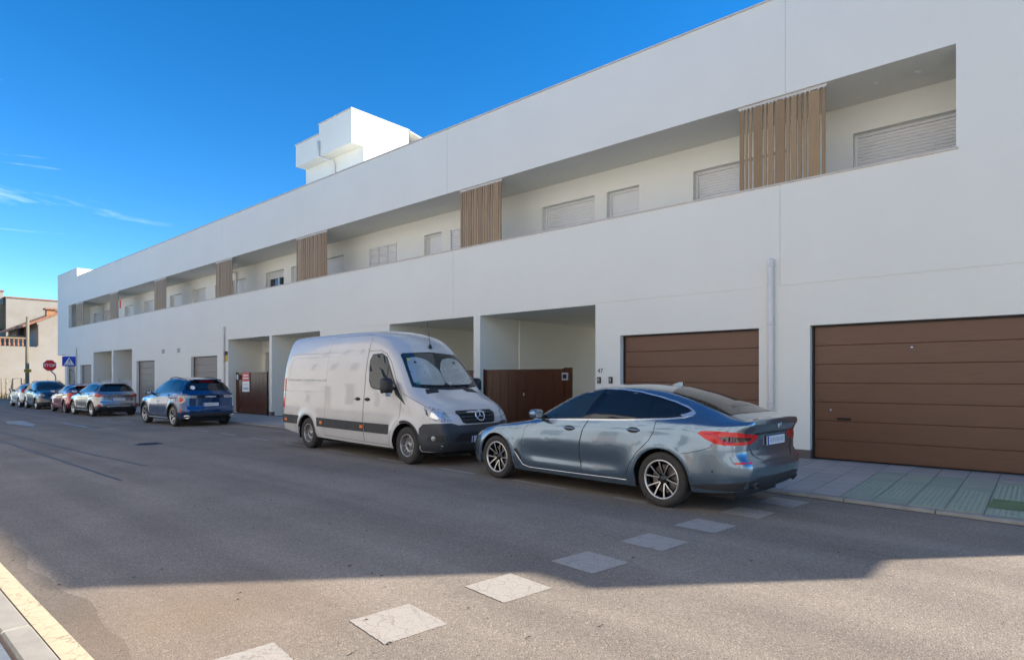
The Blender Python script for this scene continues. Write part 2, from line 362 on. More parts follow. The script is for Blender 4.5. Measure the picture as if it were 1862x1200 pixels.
# square white crossing marks
c0, c1 = np.array((-3.43, 1.55)), np.array((-2.59, 8.33)); u = (c1-c0)/np.linalg.norm(c1-c0); v = np.array((u[1], -u[0])); sq = .238
cent = [(-3.335, 1.56), (-3.22, 2.52), (-3.13, 3.51), (-3.02, 4.47), (-2.91, 5.44), (-2.81, 6.4), (-2.7, 7.36), (-2.59, 8.30)]
for k, cc in enumerate(cent):
    cc = np.array(cc); n = []
    for sx, sy in ((-1, -1), (1, -1), (1, 1), (-1, 1)):
        q = cc+u*sq*sy+v*sq*sx; n.append((q[0]+random.uniform(-.008, .008), q[1]+random.uniform(-.008, .008)))
    n2 = []
    for a_, b_ in zip(n, n[1:]+n[:1]): n2 += [(a_[0]+(b_[0]-a_[0])*i/30+random.uniform(-.004, .004), a_[1]+(b_[1]-a_[1])*i/30+random.uniform(-.004, .004)) for i in range(30)]
    sheet('painted_square', n2, M['paintw'] if k < 7 else M['paintworn'])
# parking bay dashes
for (xa, ya), (xb, yb) in (((-6.38, 7.22), (-5.25, 7.12)), ((-8.19, 7.30), (-7.25, 7.24)), ((-4.4, 7.06), (-3.9, 7.02)), ((-10.1, 7.36), (-9.2, 7.33)), ((-12.15, 7.46), (-11.05, 7.41)),
                           ((-14.26, 7.60), (-13.15, 7.56)), ((-16.3, 7.66), (-15.2, 7.63)), ((-18.3, 7.72), (-17.2, 7.69)), ((-20.4, 7.76), (-19.2, 7.74)), ((-27.6, 7.82), (-26.4, 7.82)), ((-30.2, 7.82), (-29.0, 7.82))):
    sheet('parking_dash', [(xa, ya), (xb, yb), (xb, yb+.10), (xa, ya+.10)], M['paintworn'])
# yellow edge line along the opposite kerb, gutter strip, tar seams, damp patches
sheet('yellow_line', [(-18, .905), (8, .905), (8, 1.03), (-18, 1.03)], M['painty'], .008); sheet('yellow_line', [(-60, .905), (-18, .905), (-18, 1.03), (-60, 1.03)], M['painty'], .008)
M['gutter'] = asphalt('gutter_asphalt', .72)
pts = [(-18, .845)] + [(8, .845)] + [(8-i*.25, 1.22+.03*math.sin(i*1.7)+.04*math.sin(i*.63)+random.uniform(-.012, .012)) for i in range(0, 105)]
sheet('gutter_strip', pts, M['gutter'], .004)
def seam(pl, wd, nm='tar_seam', mat='tar', z=.004):
    b = MB(); pp = []
    for k in range(len(pl)-1):
        (xa, ya), (xb, yb) = pl[k], pl[k+1]; n_ = max(1, int(math.hypot(xb-xa, yb-ya)/.35))
        pp += [(xa+(xb-xa)*i/n_, ya+(yb-ya)*i/n_+random.uniform(-.012, .012)) for i in range(n_)]
    pp.append(pl[-1])
    for (xa, ya), (xb, yb) in zip(pp, pp[1:]):
        w1 = wd*random.uniform(.7, 1.2)
        b.quad((xb, yb-w1, gz(xb)+z), (xa, ya-w1, gz(xa)+z), (xa, ya+w1, gz(xa)+z), (xb, yb+w1, gz(xb)+z))
    return b.build(nm, M[mat], road)
seam([(-45, 3.0), (-20.6, 3.05), (-11.0, 3.13)], .03)
seam([(-24, 3.62), (-17, 3.70), (-12.5, 3.95)], .025)
seam([(-45, 5.4), (-31, 5.75), (-23.5, 6.2)], .05)
def blob(cx, cy, rx, ry, seed, mat, z=.005, nm='damp_patch'):
    rn = random.Random(seed); ph = [rn.uniform(0, 6.28) for _ in range(5)]
    sheet(nm, [(cx+rx*math.cos(t)*(1+.22*math.sin(3*t+ph[0])+.16*math.sin(5*t+ph[1])+.08*math.sin(9*t+ph[2])),
                cy+ry*math.sin(t)*(1+.22*math.sin(2*t+ph[3])+.16*math.sin(5*t+ph[1])+.08*math.sin(11*t+ph[4]))) for t in np.linspace(0, 2*math.pi, 60)[:-1]], M[mat], z)
blob(-28.9, 4.9, 2.0, .28, 3, 'wet'); blob(-26.2, 5.9, 2.4, .12, 11, 'wet', .013)
mh = MB().lathe([(.0, .012), (.24, .012), (.25, .009), (.29, .009), (.31, .004)], 28, 'z')
for i in range(-4, 5):
    wv = math.sqrt(max(0, .22**2-(i*.05)**2)); mh.box(i*.05-.012, i*.05+.012, -wv, wv, .011, .017)
mh.build('manhole_cover', M['darkmetal'], label='round dark iron manhole cover set in the asphalt of the road', cat='manhole cover').location = (-16.63, 5.32, 0)

# pavement in front of the terrace
pv = MB(); px_ = [6.5, 4, 2, 0, -1.5, -3, -5, -8, -13, -18, -22, -30, -45, -60.5]
PZ = .085; KZ = .03
def pz(X, Y): f = (Y-yk(X)-.14)/(12.4-yk(X)-.14); return gz(X)+KZ+(PZ-KZ)*max(0., min(1., f))
for a_, b_ in zip(px_, px_[1:]):
    pv.quad((b_, yk(b_)+.14, gz(b_)+KZ), (a_, yk(a_)+.14, gz(a_)+KZ), (a_, 12.4, gz(a_)+PZ), (b_, 12.4, gz(b_)+PZ)); pv.quad((b_, 12.4, gz(b_)+PZ), (a_, 12.4, gz(a_)+PZ), (a_, 22.5, gz(a_)+PZ), (b_, 22.5, gz(b_)+PZ))
pavement = pv.build('pavement', M['mortar'], kind='structure')
tp = .38
tm = {k: MB().bbox(.004, tp-.004, .004, tp-.004, -.03, .015, .003).build('paving_tile', M[k], mesh_only=True) for k in ('tile', 'tile2', 'green', 'green2')}
# bossed green tile for the ramp
bt = MB().bbox(.004, tp-.004, .004, tp-.004, -.03, .015, .003)
for i in range(6):
    for k in range(6):
        x_, y_ = .05+i*.056, .05+k*.056; bt.quad((x_-.013, y_-.013, .019), (x_+.013, y_-.013, .019), (x_+.013, y_+.013, .019), (x_-.013, y_+.013, .019))
        for q in ((-1, -1, 1, -1), (1, -1, 1, 1), (1, 1, -1, 1), (-1, 1, -1, -1)):
            bt.quad((x_+.018*q[0], y_+.018*q[1], .015), (x_+.018*q[2], y_+.018*q[3], .015), (x_+.013*q[2], y_+.013*q[3], .019), (x_+.013*q[0], y_+.013*q[1], .019))
tm['boss'] = bt.build('paving_tile', M['green2'], mesh_only=True)
rest = MB(); ntile = 0
rt = random.Random(4)
gx0 = -2.07
for i in range(-153, 22):
    X0 = gx0+i*tp
    row = 0; Yt = 12.36
    while True:
        Y1 = Yt-row*tp; Y0 = Y1-tp; row += 1
        lim = max(yk(X0), yk(X0+tp))+.14
        if Y1 < lim+.05: break
        q4 = [(X0+.004, Y0+.004), (X0+tp-.004, Y0+.004), (X0+tp-.004, Y1-.004), (X0+.004, Y1-.004)]
        cut = Y0 < lim
        if cut: q4[0] = (X0+.004, yk(X0)+.145); q4[1] = (X0+tp-.004, yk(X0+tp)+.145)
        if cut and X0 > gx0-.01: MB().quad(*[(x, y, pz(x, y)+.014) for x, y in q4]).build('paving_tile', M['green2'], pavement)
        elif not cut and -5.2 < X0 < 1.5:
            gree = X0 > gx0-.01 and row > 2
            k = rt.choice(('green', 'green2')) if gree else rt.choice(('tile', 'tile2'))
            if gree and ((row > 5) or X0 > -.9 and row > 3): k = 'boss' if rt.random() < .8 else k
            inst('paving_tile', tm[k], pavement, (X0, Y0, pz(X0, Y0)+rt.uniform(-.0015, .0015)), (math.atan((PZ-KZ)/3.5), 0, 0))
        else:
            dz = rt.uniform(-.0015, .0015); rest.quad(*[(x, y, pz(x, y)+.014+dz) for x, y in q4])
        if cut: break
rest.build('distant_paving', M['tile'], pavement, kind='stuff')
MB().quad(*[(x, y, pz(x, y)+.0215) for x, y in ((-.55, 9.33), (.2, 9.33), (.2, 9.95), (-.52, 9.97))]).build('green_painted_mark', M['greend'], pavement)
MB().quad((-60, 22.51, gz(-60)+.07), (6, 22.51, .07), (6, 44, .07), (-60, 44, gz(-60)+.07)).build('courtyard_bounce', M['oldwhite2'], kind='structure')  # unseen pale courtyard floor, added to bounce sunlight into the passages
M['dirt'] = mk('gutter_dirt', (.10, .085, .068), .95, var=.5, vs=6, bump=.4, bs=40, tint=(.17, .145, .115))
gd_ = MB(); x_ = 3.0
while x_ > -24:
    w0, w1 = .05+.03*math.sin(x_*2.1), .05+.03*math.sin((x_-.25)*2.1)
    gd_.quad((x_-.25, yk(x_-.25)-w1, gz(x_-.25)+.004), (x_, yk(x_)-w0, gz(x_)+.004), (x_, yk(x_)+.01, gz(x_)+.004), (x_-.25, yk(x_-.25)+.01, gz(x_-.25)+.004)); x_ -= .25
gd_.build('gutter_dirt', M['dirt'], road)
# kerb stones of this pavement
def kerbstone(xa, xb, parent, nm='kerb_stone'):
    b = MB(); g_ = .005
    def ring(x, zt): return [(x, yk(x), gz(x)-.05), (x, yk(x)+.003, gz(x)+zt-.012), (x, yk(x)+.015, gz(x)+zt), (x, yk(x)+.14, gz(x)+zt), (x, yk(x)+.14, gz(x)-.05)]
    A, B = ring(xa+g_, KZ+.012), ring(xb-g_, KZ+.012); i = len(b.v); b.v += A+B
    for k in range(4): b.f.append((i+k, i+k+1, i+6+k, i+5+k))
    b.f.append((0, 4, 3, 2, 1)); b.f.append((5, 6, 7, 8, 9))
    return b
X = 3.0
farb = MB()
while X > -60:
    if X > -6 or -27 < X < -14: kerbstone(X-1, X, pavement).build('kerb_stone', M['kerb'], pavement)
    else:
        kb = kerbstone(X-1, X, pavement); i = len(farb.v); farb.v += kb.v; farb.f += [tuple(i+q for q in f) for f in kb.f]
    X -= 1
farb.build('distant_kerb', M['kerb'], pavement, kind='stuff')
# opposite pavement (camera side)
op = MB()
for a_, b_ in ((8, -18), (-18, -60)):
    op.quad((b_, -2.6, gz(b_)+.085), (a_, -2.6, gz(a_)+.085), (a_, .72, gz(a_)+.085), (b_, .72, gz(b_)+.085))
opp = op.build('opposite_pavement', M['mortarw'], kind='structure')
ks = MB().bbox(.006, .994, .70, .843, -.05, .115, .012).build('kerb_stone', M['kerb'], mesh_only=True)
tl = MB().bbox(.005, .395, .005, .395, -.03, .018, .003).build('paving_tile', M['bluetile'], mesh_only=True)
for i in range(-10, 2): inst('kerb_stone', ks, opp, (i+.35, 0, rt.uniform(-.003, .003)))
fk = MB()
for i in range(-60, -10): fk.bbox(i+.356, i+1.344, .70, .843, gz(i)-.05, gz(i)+.115, .012)
for i in range(2, 8): fk.bbox(i+.356, i+1.344, .70, .843, -.05, .115, .012)
fk.build('distant_kerb', M['kerb'], opp, kind='stuff')
for i in range(-20, -6):
    for k in range(0, 2): inst('paving_tile', tl, opp, (i*.4, .68-.4*(k+1), .085+rt.uniform(-.002, .002)))
ft = MB()
for i in range(-150, 20):
    for k in range(8):
        if -20 <= i < -6 and k < 2: continue
        X0, Y1 = i*.4, .68-.4*k; z_ = .103+gz(X0)
        ft.quad((X0+.005, Y1-.395, z_), (X0+.395, Y1-.395, z_), (X0+.395, Y1-.005, z_), (X0+.005, Y1-.005, z_))
ft.build('distant_paving', M['bluetile'], opp, kind='stuff')
# scattered dry leaves and grit on the road
lf = MB(); rl = random.Random(12)
spots = [gr(*p) for p in ((355,921),(378,926),(412,948),(433,958),(461,962),(440,966),(700,1069),(852,1107),(885,1126),(962,1160),(640,1190),(115,971),(24,1020),(107,1064),(612,1024),(636,1030),(655,1035),(676,1043),(694,1048),(768,980),(945,1008),(1030,1050),(1095,1138),(1497,952),(1608,973),(1606,953),(1367,1021),(1524,1005),(1545,1000),(295,1036),(437,1079))]
spots += [(rl.uniform(-9, 0), rl.uniform(1.5, 7)) for _ in range(26)]
for x_, y_ in spots:
    a_ = rl.uniform(0, 3.14); l_ = rl.uniform(.008, .026); w_ = l_*rl.uniform(.25, .5); ca, sa = math.cos(a_), math.sin(a_)
    q = [(x_+ca*l_, y_+sa*l_, .008), (x_-sa*w_, y_+ca*w_, .014), (x_-ca*l_, y_-sa*l_, .007), (x_+sa*w_, y_-ca*w_, .012)]
    lf.quad(*q)
lf.build('scattered_leaves', M['leaf'], kind='stuff', label='small dark dry leaves and grit scattered over the asphalt', cat='leaf litter')

# ================================================================== the white terrace
D = 12.4; BK = 22.4; XE, XF = 4.55, -59.06; ZT = 9.07
bld = empty('terrace_building', (0, 0, 0), label='long white rendered two storey terrace with garages and recessed upper gallery', cat='building')
LG = (-55.85, -1.13, 5.41, 7.15)
garages = [(-3.38, 1.55, 2.62, 'brown'), (-7.53, -4.33, 2.62, 'brown'), (-32.68, -29.56, 2.70, 'taupe'), (-40.77, -37.78, 2.64, 'taupe'), (-52.68, -49.95, 2.58, 'taupe'), (-56.27, -53.83, 2.58, 'taupe')]
passages = [(-12.13, -8.22), (-16.32, -12.39), (-24.27, -20.55), (-28.37, -24.47), (-49.43, -45.45), (-45.12, -41.55)]
GD = .16
holes = [(*LG, .0, False)]
for a_, b_, z_, _ in garages: holes.append((a_, b_, -.4, z_, GD, False))
for a_, b_ in passages: holes.append((a_, b_, -.4, 3.40, 0, False))
jw = .010
for xj in (-3.83, -13.51, -29.02, -45.45): holes.append((xj, xj+jw, 7.15, ZT, .012, True))
for xj in (-3.93, -13.25, -28.97, -45.45): holes.append((xj, xj+jw, 3.43, 5.41, .012, True))
for a_, b_ in ((-8.22, XE), (-20.55, -16.32), (-41.55, -28.37), (-53.4, -49.43)): holes.append((a_, b_, 3.415, 3.427, .012, True))
wl = wall(-56.9, XE, -.4, ZT, D, holes)
wl.build('front_wall', M['render'], bld)
# overhanging far corner of the upper floors
oc = MB(); oc.quad((XF, D, 3.44), (-56.9, D, 3.44), (-56.9, D, 9.70), (XF, D, 9.70)); oc.quad((-56.9, D, ZT), (-53.54, D, ZT), (-53.54, D, 9.70), (-56.9, D, 9.70))
oc.quad((XF, D, 3.44), (XF, BK, 3.44), (-56.9, BK, 3.44), (-56.9, D, 3.44)); oc.quad((XF, BK, 3.44), (XF, D, 3.44), (XF, D, 9.70), (XF, BK, 9.70))
oc.quad((-53.54, D, 8.2), (-53.54, 13.5, 8.2), (-53.54, 13.5, 9.70), (-53.54, D, 9.70)); oc.quad((-53.54, 13.5, 8.2), (XF, 13.5, 8.2), (XF, 13.5, 9.7), (-53.54, 13.5, 9.7))
oc.quad((XF, D, 9.695), (-53.54, D, 9.695), (-53.54, 13.5, 9.695), (XF, 13.5, 9.695))
oc.build('corner_block', M['render'], bld)
eb = MB(); eb.quad((-56.9, BK, -.4), (-56.9, D, -.4), (-56.9, D, 3.44), (-56.9, BK, 3.44))
eb.quad((XE, D, -.4), (XE, BK, -.4), (XE, BK, ZT), (XE, D, ZT))
# rear wall with open passage ends
rw = []
cuts = sorted(passages)
x_ = XF
for a_, b_ in cuts: rw.append((x_, a_)); x_ = b_
rw.append((x_, XE))
for a_, b_ in rw: eb.quad((b_, BK, -.4), (a_, BK, -.4), (a_, BK, 3.40), (b_, BK, 3.40))
eb.quad((XE, BK, 3.40), (XF, BK, 3.40), (XF, BK, 8.2), (XE, BK, 8.2))
eb.quad((XF, D, 8.2), (XE, D, 8.2), (XE, BK, 8.2), (XF, BK, 8.2))
eb.quad((XE, D+.25, 8.2), (-53.54, D+.25, 8.2), (-53.54, D+.25, ZT-.001), (XE, D+.25, ZT-.001))
eb.quad((XF, D+.01, 3.9), (XE, D+.01, 3.9), (XE, BK, 3.9), (XF, BK, 3.9))
eb.build('outer_shell', M['render'], bld)
# end bay on the far-right gable (outside the frame; it throws the stepped shadow on the road)
MB().box(XE+.001, XE+.62, D+.02, D+1.6, 5.55, 6.95).build('gable_bay', M['render'], bld)
# passages: side walls, soffit
for k, (a_, b_) in enumerate(passages):
    p = MB(); e_ = .0
    p.quad((a_, D, -.4), (a_, BK, -.4), (a_, BK, 3.40), (a_, D, 3.40)); p.quad((b_, BK, -.4), (b_, D, -.4), (b_, D, 3.40), (b_, BK, 3.40))
    p.quad((a_, D, 3.40), (a_, BK, 3.40), (b_, BK, 3.40), (b_, D, 3.40))
    if k != 3: p.box(a_+.001, a_+.05, 14.08, 14.62, -.3, 3.395)
    else: p.box(a_+.001, b_-.001, 14.0, 14.3, 2.85, 3.395); p.box(a_+.001, a_+.35, 14.0, 14.3, -.3, 2.85)
    if k > 3: p.quad((a_, 15.2, -.4), (b_, 15.2, -.4), (b_, 15.2, 3.4), (a_, 15.2, 3.4))
    p.build('passage_lining', M['render'], bld)
# gallery interior
gi = MB(); LX0, LX1, LB = -56.3, -.55, 13.85
gi.quad((LX0, D+.0, 7.15), (LX0, LB, 7.15), (LX1, LB, 7.15), (LX1, D+.0, 7.15))
gi.quad((LX0, D+.25, 4.35), (LX1, D+.25, 4.35), (LX1, LB, 4.35), (LX0, LB, 4.35))
gi.quad((LX0, D+.2, 5.41), (LG[0], D+.2, 5.41), (LG[0], D+.2, 7.15), (LX0, D+.2, 7.15)); gi.quad((LG[1], D+.2, 5.41), (LX1, D+.2, 5.41), (LX1, D+.2, 7.15), (LG[1], D+.2, 7.15))
gi.quad((LX0, D+.2, 4.35), (LX1, D+.2, 4.35), (LX1, D+.2, 5.40), (LX0, D+.2, 5.40))
for x_, s_ in ((LG[0], 1), (LG[1], -1)): gi.quad((x_, D, 5.41), (x_, D+.2, 5.41), (x_, D+.2, 7.15), (x_, D, 7.15))
gi.quad((LX0, LB, 4.35), (LX0, D, 4.35), (LX0, D, 7.15), (LX0, LB, 7.15)); gi.quad((LX1, D, 4.35), (LX1, LB, 4.35), (LX1, LB, 7.15), (LX1, D, 7.15))
gi.build('gallery_lining', M['render'], bld)
wins = [(-2.96, -1.0, 'w'), (-6.39, -4.25, 'w'), (-8.83, -7.85, 'd'), (-11.02, -9.21, 'w'), (-14.96, -13.35, 'b'), (-16.27, -15.37, 'd'), (-19.49, -17.77, 'b'), (-22.9, -21.2, 'w'), (-25.35, -24.45, 'd'), (-27.7, -25.99, 'o'),
        (-31.31, -29.75, 'w'), (-33.3, -32.4, 'd'), (-36.27, -34.48, 'w'), (-39.63, -37.86, 'w'), (-41.4, -40.5, 'd'), (-44.07, -42.4, 'w'), (-47.87, -46.08, 'w'), (-49.95, -49.1, 'd'), (-52.6, -51.1, 'w'), (-55.2, -53.8, 'w')]
bh = [(a_, b_, 4.4 if k == 'd' else 5.35, 6.58, .05 if k == 'b' else .2, False) for a_, b_, k in wins]
bw = wall(LX0, LX1, 4.35, 7.15, LB, bh)
bw.build('gallery_wall', M['render'], bld)
for a_, b_, k in wins:
    z0 = 4.4 if k == 'd' else 5.35; y_ = LB+(.05 if k == 'b' else .2); zt = 6.58
    fr = MB(); f_ = .055
    fr.box(a_, a_+f_, y_-.045, y_+.03, z0, zt); fr.box(b_-f_, b_, y_-.045, y_+.03, z0, zt); fr.box(a_+f_, b_-f_, y_-.045, y_+.03, zt-.06, zt)
    if k == 'd':
        o = fr.build('balcony_door', M['white'], bld)
        MB().panel(a_+f_, b_-f_, y_-.01, z0, zt-.06, .03, .006).build('door_leaf', M['shutter'], o)
        MB().box(a_+f_, b_-f_, y_-.014, y_-.011, 6.02, 6.027).build('groove', M['joint'], o)
    else:
        o = fr.build('window', M['white'], bld)
        sb = MB(); z_ = zt-.06; zl = z0
        if k == 'o': zl = 6.28
        while z_ > zl+.001:
            z1 = max(zl, z_-.066)
            # curved slat profile
            pr = [(0, z_), (-.012, z_-.012), (-.014, (z_+z1)/2), (-.010, z1+.006), (.002, z1)]
            for (ya, za), (yb, zb) in zip(pr, pr[1:]): sb.quad((a_+f_, y_+yb, zb), (b_-f_, y_+yb, zb), (b_-f_, y_+ya, za), (a_+f_, y_+ya, za))
            z_ = z1
        sb.build('roller_shutter', M['shutter'], o)
        if k == 'o':
            MB().box(a_+f_, b_-f_, y_+.04, y_+.05, z0, 6.3).build('pane', M['winglass'], o)
            MB().box((a_+b_)/2-.04, (a_+b_)/2+.04, y_+.005, y_+.039, z0, 6.28).build('mullion', M['white'], o)
        if k == 'b':
            gb = MB()
            for q in np.linspace(a_+.05, b_-.05, 4): gb.box(q-.012, q+.012, y_-.075, y_-.05, z0, zt-.02)
            for q in np.linspace(z0+.1, zt-.03, 5): gb.box(a_+.03, b_-.03, y_-.049, y_-.046, q-.012, q+.012)
            gb.build('window_grille', M['white'], o)
# recessed downlights in the soffit
dl = MB().lathe([(0, -.004), (.035, -.004), (.045, -.012), (.06, -.012), (.06, .0)], 16, 'z').build('downlight', M['white'], mesh_only=True)
for x_ in (-2.4, -1.75, -6.6, -10.2, -15.2, -18.6, -23.5, -26.3, -31.0, -34.5, -39, -43, -47.5, -51): inst('downlight', dl, bld, (x_, 13.1, 7.149))
# copings
cp = MB(); cp.box(-53.52, XE+.03, D-.03, D+.28, ZT+.002, ZT+.035); cp.build('roof_coping', M['coping'], bld)
cp = MB(); cp.box(XF-.03, -53.51, D-.03, 13.53, 9.702, 9.735); cp.build('roof_coping', M['coping'], bld)
MB().box(LG[0]+.005, LG[1]+.03, D-.025, D+.23, 5.402, 5.432).build('ledge_coping', M['ledge'], bld)
# slatted screens in the gallery opening
frac = [(307, 343), (350, 370), (378, 400), (410, 475), (483, 505), (513, 553), (563, 632), (640, 665), (672, 712), (720, 745), (755, 778), (787, 860), (873, 897)]
for (a_, b_) in ((-4.74, -3.12), (-12.99, -11.36), (-22.36, -20.17), (-29.80, -28.09), (-37.95, -36.2), (-46.02, -44.35), (-53.98, -52.11)):
    sc = MB(); sc.box(a_-.02, b_+.02, D+.05, D+.085, 7.095, 7.149)
    scr = sc.build('slatted_screen', M['coping'], bld)
    flip = random.random() < .5 and a_ < -5
    cl = MB()
    for i, (p0, p1) in enumerate(frac):
        f0, f1 = (p0-307)/590, (p1-307)/590
        if flip: f0, f1 = 1-f1, 1-f0
        xa, xb = a_+(b_-a_)*f0+.003, a_+(b_-a_)*f1-.004
        MB().panel(xa, xb, D+.045, 5.45, 7.075, .022, .003).build('slat', M['wood'] if i % 3 else M['wood2'], scr)
        for q in ((xa+.02, xb-.02) if xb-xa > .09 else ((xa+xb)/2,)): cl.box(q-.010, q+.010, D+.048, D+.09, 7.076, 7.094)
    cl.build('clip', M['white'], scr, kind='stuff')
# garage doors
for a_, b_, zt, mt in garages:
    y_ = D+GD; zb = PZ+gz(a_)-.02
    fr = MB(); fr.box(a_+.001, a_+.035, y_-.02, y_+.08, zb, zt-.001); fr.box(b_-.035, b_-.001, y_-.02, y_+.08, zb, zt-.001); fr.box(a_+.035, b_-.035, y_-.02, y_+.08, zt-.03, zt-.001)
    gd = fr.build('garage_door', M['black'], bld); MB().box(a_+.03, b_-.03, y_+.05, y_+.07, zb, zt-.02).build('backing', M['black'], gd)
    n = 7; hh = (zt-.03-zb-.04)/n
    for i in range(n):
        z0 = zb+.04+hh*i
        if mt == 'brown' and a_ > -4:   # a mid groove pressed in each panel is faint: only the joints are built
            pass
        MB().panel(a_+.038, b_-.038, y_+.0, z0+.0012, z0+hh-.0012, .045, .007).build('door_panel', M[mt], gd)
    if a_ > -5:
        MB().tube([(-2.94, y_-.002, .86), (-2.93, y_-.05, .865), (-2.86, y_-.055, .87), (-2.74, y_-.05, .865), (-2.73, y_-.002, .86)], .014, 8).build('handle', M['black'], gd, smooth=True)
        MB().lathe([(0, -.02), (.018, -.018), (.026, 0)], 14, 'y', (-1.77, y_+.0, 2.155)).build('peephole', M['chrome'], gd, smooth=True)
        MB().lathe([(0, -.012), (.014, -.01), (.018, 0)], 12, 'y', (-3.06, y_+.0, 1.02)).build('lock', M['chrome'], gd, smooth=True)
# plinth tiles at the feet of the piers
solid = []; x_ = -56.9
for a_, b_ in sorted([(g_[0], g_[1]) for g_ in garages]+passages): solid.append((x_, a_)); x_ = b_
solid.append((x_, XE))
for a_, b_ in solid:
    MB().box(a_-.012, b_+.012, D-.014, D+.12, gz(a_)+PZ-.05, gz(a_)+PZ+.17).build('plinth', M['plinth'], bld)
# downpipes
def downpipe(x_, zt):
    r = .055; y_ = D-.07; zb = gz(x_)+PZ
    b = MB().tube([(x_, D+.03, zt), (x_, y_+.04, zt), (x_, y_+.012, zt-.012), (x_, y_, zt-.045), (x_, y_, 1.4), (x_, y_, zb)], r, 14)
    o = b.build('downpipe', M['pipe'], bld, smooth=True)
    for z_ in (zt-.10, zt-1.25, 1.15):
        MB().lathe([(r+.002, -.02), (r+.009, -.018), (r+.009, .018), (r+.002, .02)], 14, 'z', (x_, y_, z_)).build('pipe_bracket', M['pipe'], o, smooth=True)
for x_, zt in ((-4.08, 3.93), (-28.72, 3.98), (-53.55, 3.85)): downpipe(x_, zt)
for x_ in (-30.6, -52.6):
    b = MB().tube([(x_-.25, LB-.4, 7.14), (x_-.25, LB-.4, 7.0), (x_-.15, LB-.12, 6.95), (x_, LB-.08, 6.9), (x_, LB-.08, 4.4)], .05, 10); b.build('gallery_pipe', M['pipe'], bld, smooth=True)
# wall vents
for px, py in ((297, 639), (325, 637)):
    x_, z_ = onY(px, py, D); v = MB().box(x_-.2, x_+.2, D-.012, D+.0, z_-.12, z_+.12); vo = v.build('wall_vent', M['coping'], bld)
    s_ = MB()
    for q in (-.07, 0, .07): s_.box(x_-.17, x_+.17, D-.018, D-.0125, z_+q-.02, z_+q+.02)
    s_.build('vent_slot', M['darkmetal'], vo)
# house number and entry buttons by passage
RX = Matrix.Rotation(R(90), 4, 'X')
x_, z_ = onY(1091.5, 674.5, D); text('house_number', '47', .155, M['darkmetal'], bld, Matrix.Translation((x_, D-.004, z_)) @ RX, .003)
for px in (1090, 1111):
    x_, z_ = onY(px, 691, D); o = MB().box(x_-.045, x_+.045, D-.035, D-.001, z_-.075, z_+.075).build('entry_panel', M['black'], bld)
    MB().box(x_-.03, x_+.02, D-.039, D-.0355, z_-.045, z_+.045).build('faceplate', M['galv'], o); MB().lathe([(0, -.043), (.012, -.041), (.014, -.039)], 10, 'y', (x_-.005, D, z_-.02)).build('button', M['black'], o)
# gallery notices / lamp
x_, z_ = onY(219, 553, LB); q = MB().box(x_-.14, x_+.14, LB-.02, LB-.001, z_-.30, z_+.25); q.build('notice', M['signred'], bld)
# roof stair tower
TY = 15.5; X0 = -23.12; X1 = -25.78; X2 = -27.9
tw = empty('stair_tower', (X0, TY, 8.2), label='white stepped stair tower rising above the terrace roof', cat='stair tower')
def T(b): return b.map(lambda p: p-Vector((X0, TY, 8.2)))
T(MB().box(X1, X0, TY, 18.7, 12.06, 13.55)).build('upper_block', M['render'], tw)
T(MB().box(X2, X1-.001, TY+.001, 18.7, 12.06, 13.10)).build('side_block', M['render'], tw)
b = MB(); lw = wall(X2+.0, -23.0+.0, 8.21, 12.055, TY+.55, [(-27.35, -26.2, 9.6, 10.55, .2, True)])
lw.quad((-23.0, TY+.55, 8.21), (-23.0, 22, 8.21), (-23.0, 22, 12.055), (-23.0, TY+.55, 12.055)); lw.quad((X2, 22, 8.21), (X2, TY+.55, 8.21), (X2, TY+.55, 12.055), (X2, 22, 12.055))
lw.quad((-23.0, 22, 8.21), (X2, 22, 8.21), (X2, 22, 12.055), (-23.0, 22, 12.055)); lw.quad((X2, TY+.55, 12.054), (-23, TY+.55, 12.054), (-23, 22, 12.054), (X2, 22, 12.054))
T(lw).build('lower_block', M['render'], tw)
T(MB().box(X1, X0-.02, 18.701, 20.3, 12.06, 12.95)).build('rear_block', M['render'], tw)
T(MB().box(X1-.03, X0+.04, TY-.04, 18.74, 13.552, 13.60)).build('roof_coping', M['coping'], tw)
T(MB().box(X2-.04, X1-.035, TY-.04, 18.74, 13.102, 13.15)).build('roof_coping', M['coping'], tw)
rp = MB(); i = 0
rp.prism([(18.745, 13.50), (20.55, 13.22), (20.55, 13.26), (18.745, 13.545)], X1, X0+.06); rp.v = [(y, x, z) for x, y, z in rp.v]
T(rp).build('canopy', M['coping'], tw)
T(MB().tube([(-25.72, TY-.06, 13.3-.55), (-25.72, TY-.06, 12.05), (-25.5, TY+.1, 11.92), (-25.28, TY+.42, 11.8), (-25.25, TY+.47, 11.6), (-25.25, TY+.47, 8.3)], .06, 10)).build('downpipe', M['pipe'], tw, smooth=True)

# ------------------------------------------------------------------ gates
def gate(a_, b_, y_, z0, z1, mat, n, label, post=None, rz=0, group=None, nm='driveway_gate'):
    root = empty(nm, ((a_+b_)/2, y_, z0), rz, label=label, cat='gate', group=group); h = (b_-a_)/2; H_ = z1-z0
    e = [(-h+2*h*i/n) for i in range(n+1)]
    for i in range(n): MB().panel(e[i]+.004, e[i+1]-.004, -.012, .04, H_-.04, .024, .006).build('board', mat, root)
    fr = MB(); fr.box(-h-.005, h+.005, -.02, .03, H_-.039, H_); fr.box(-h-.005, h+.005, -.02, .03, -.0, .039); fr.box(-h-.04, -h-.0055, -.03, .035, -.02, H_+.015); fr.box(h+.0055, h+.04, -.03, .035, -.02, H_+.015)
    fr.build('gate_frame', mat, root); MB().box(-h, h, .0125, .018, .04, H_-.04).build('backing', M['black'], root)
    return root, h, H_
xa, _ = onY(881, 673, 12.56); xb, _ = onY(1024, 672, 12.56); xc, _ = onY(1037, 672, 12.56)
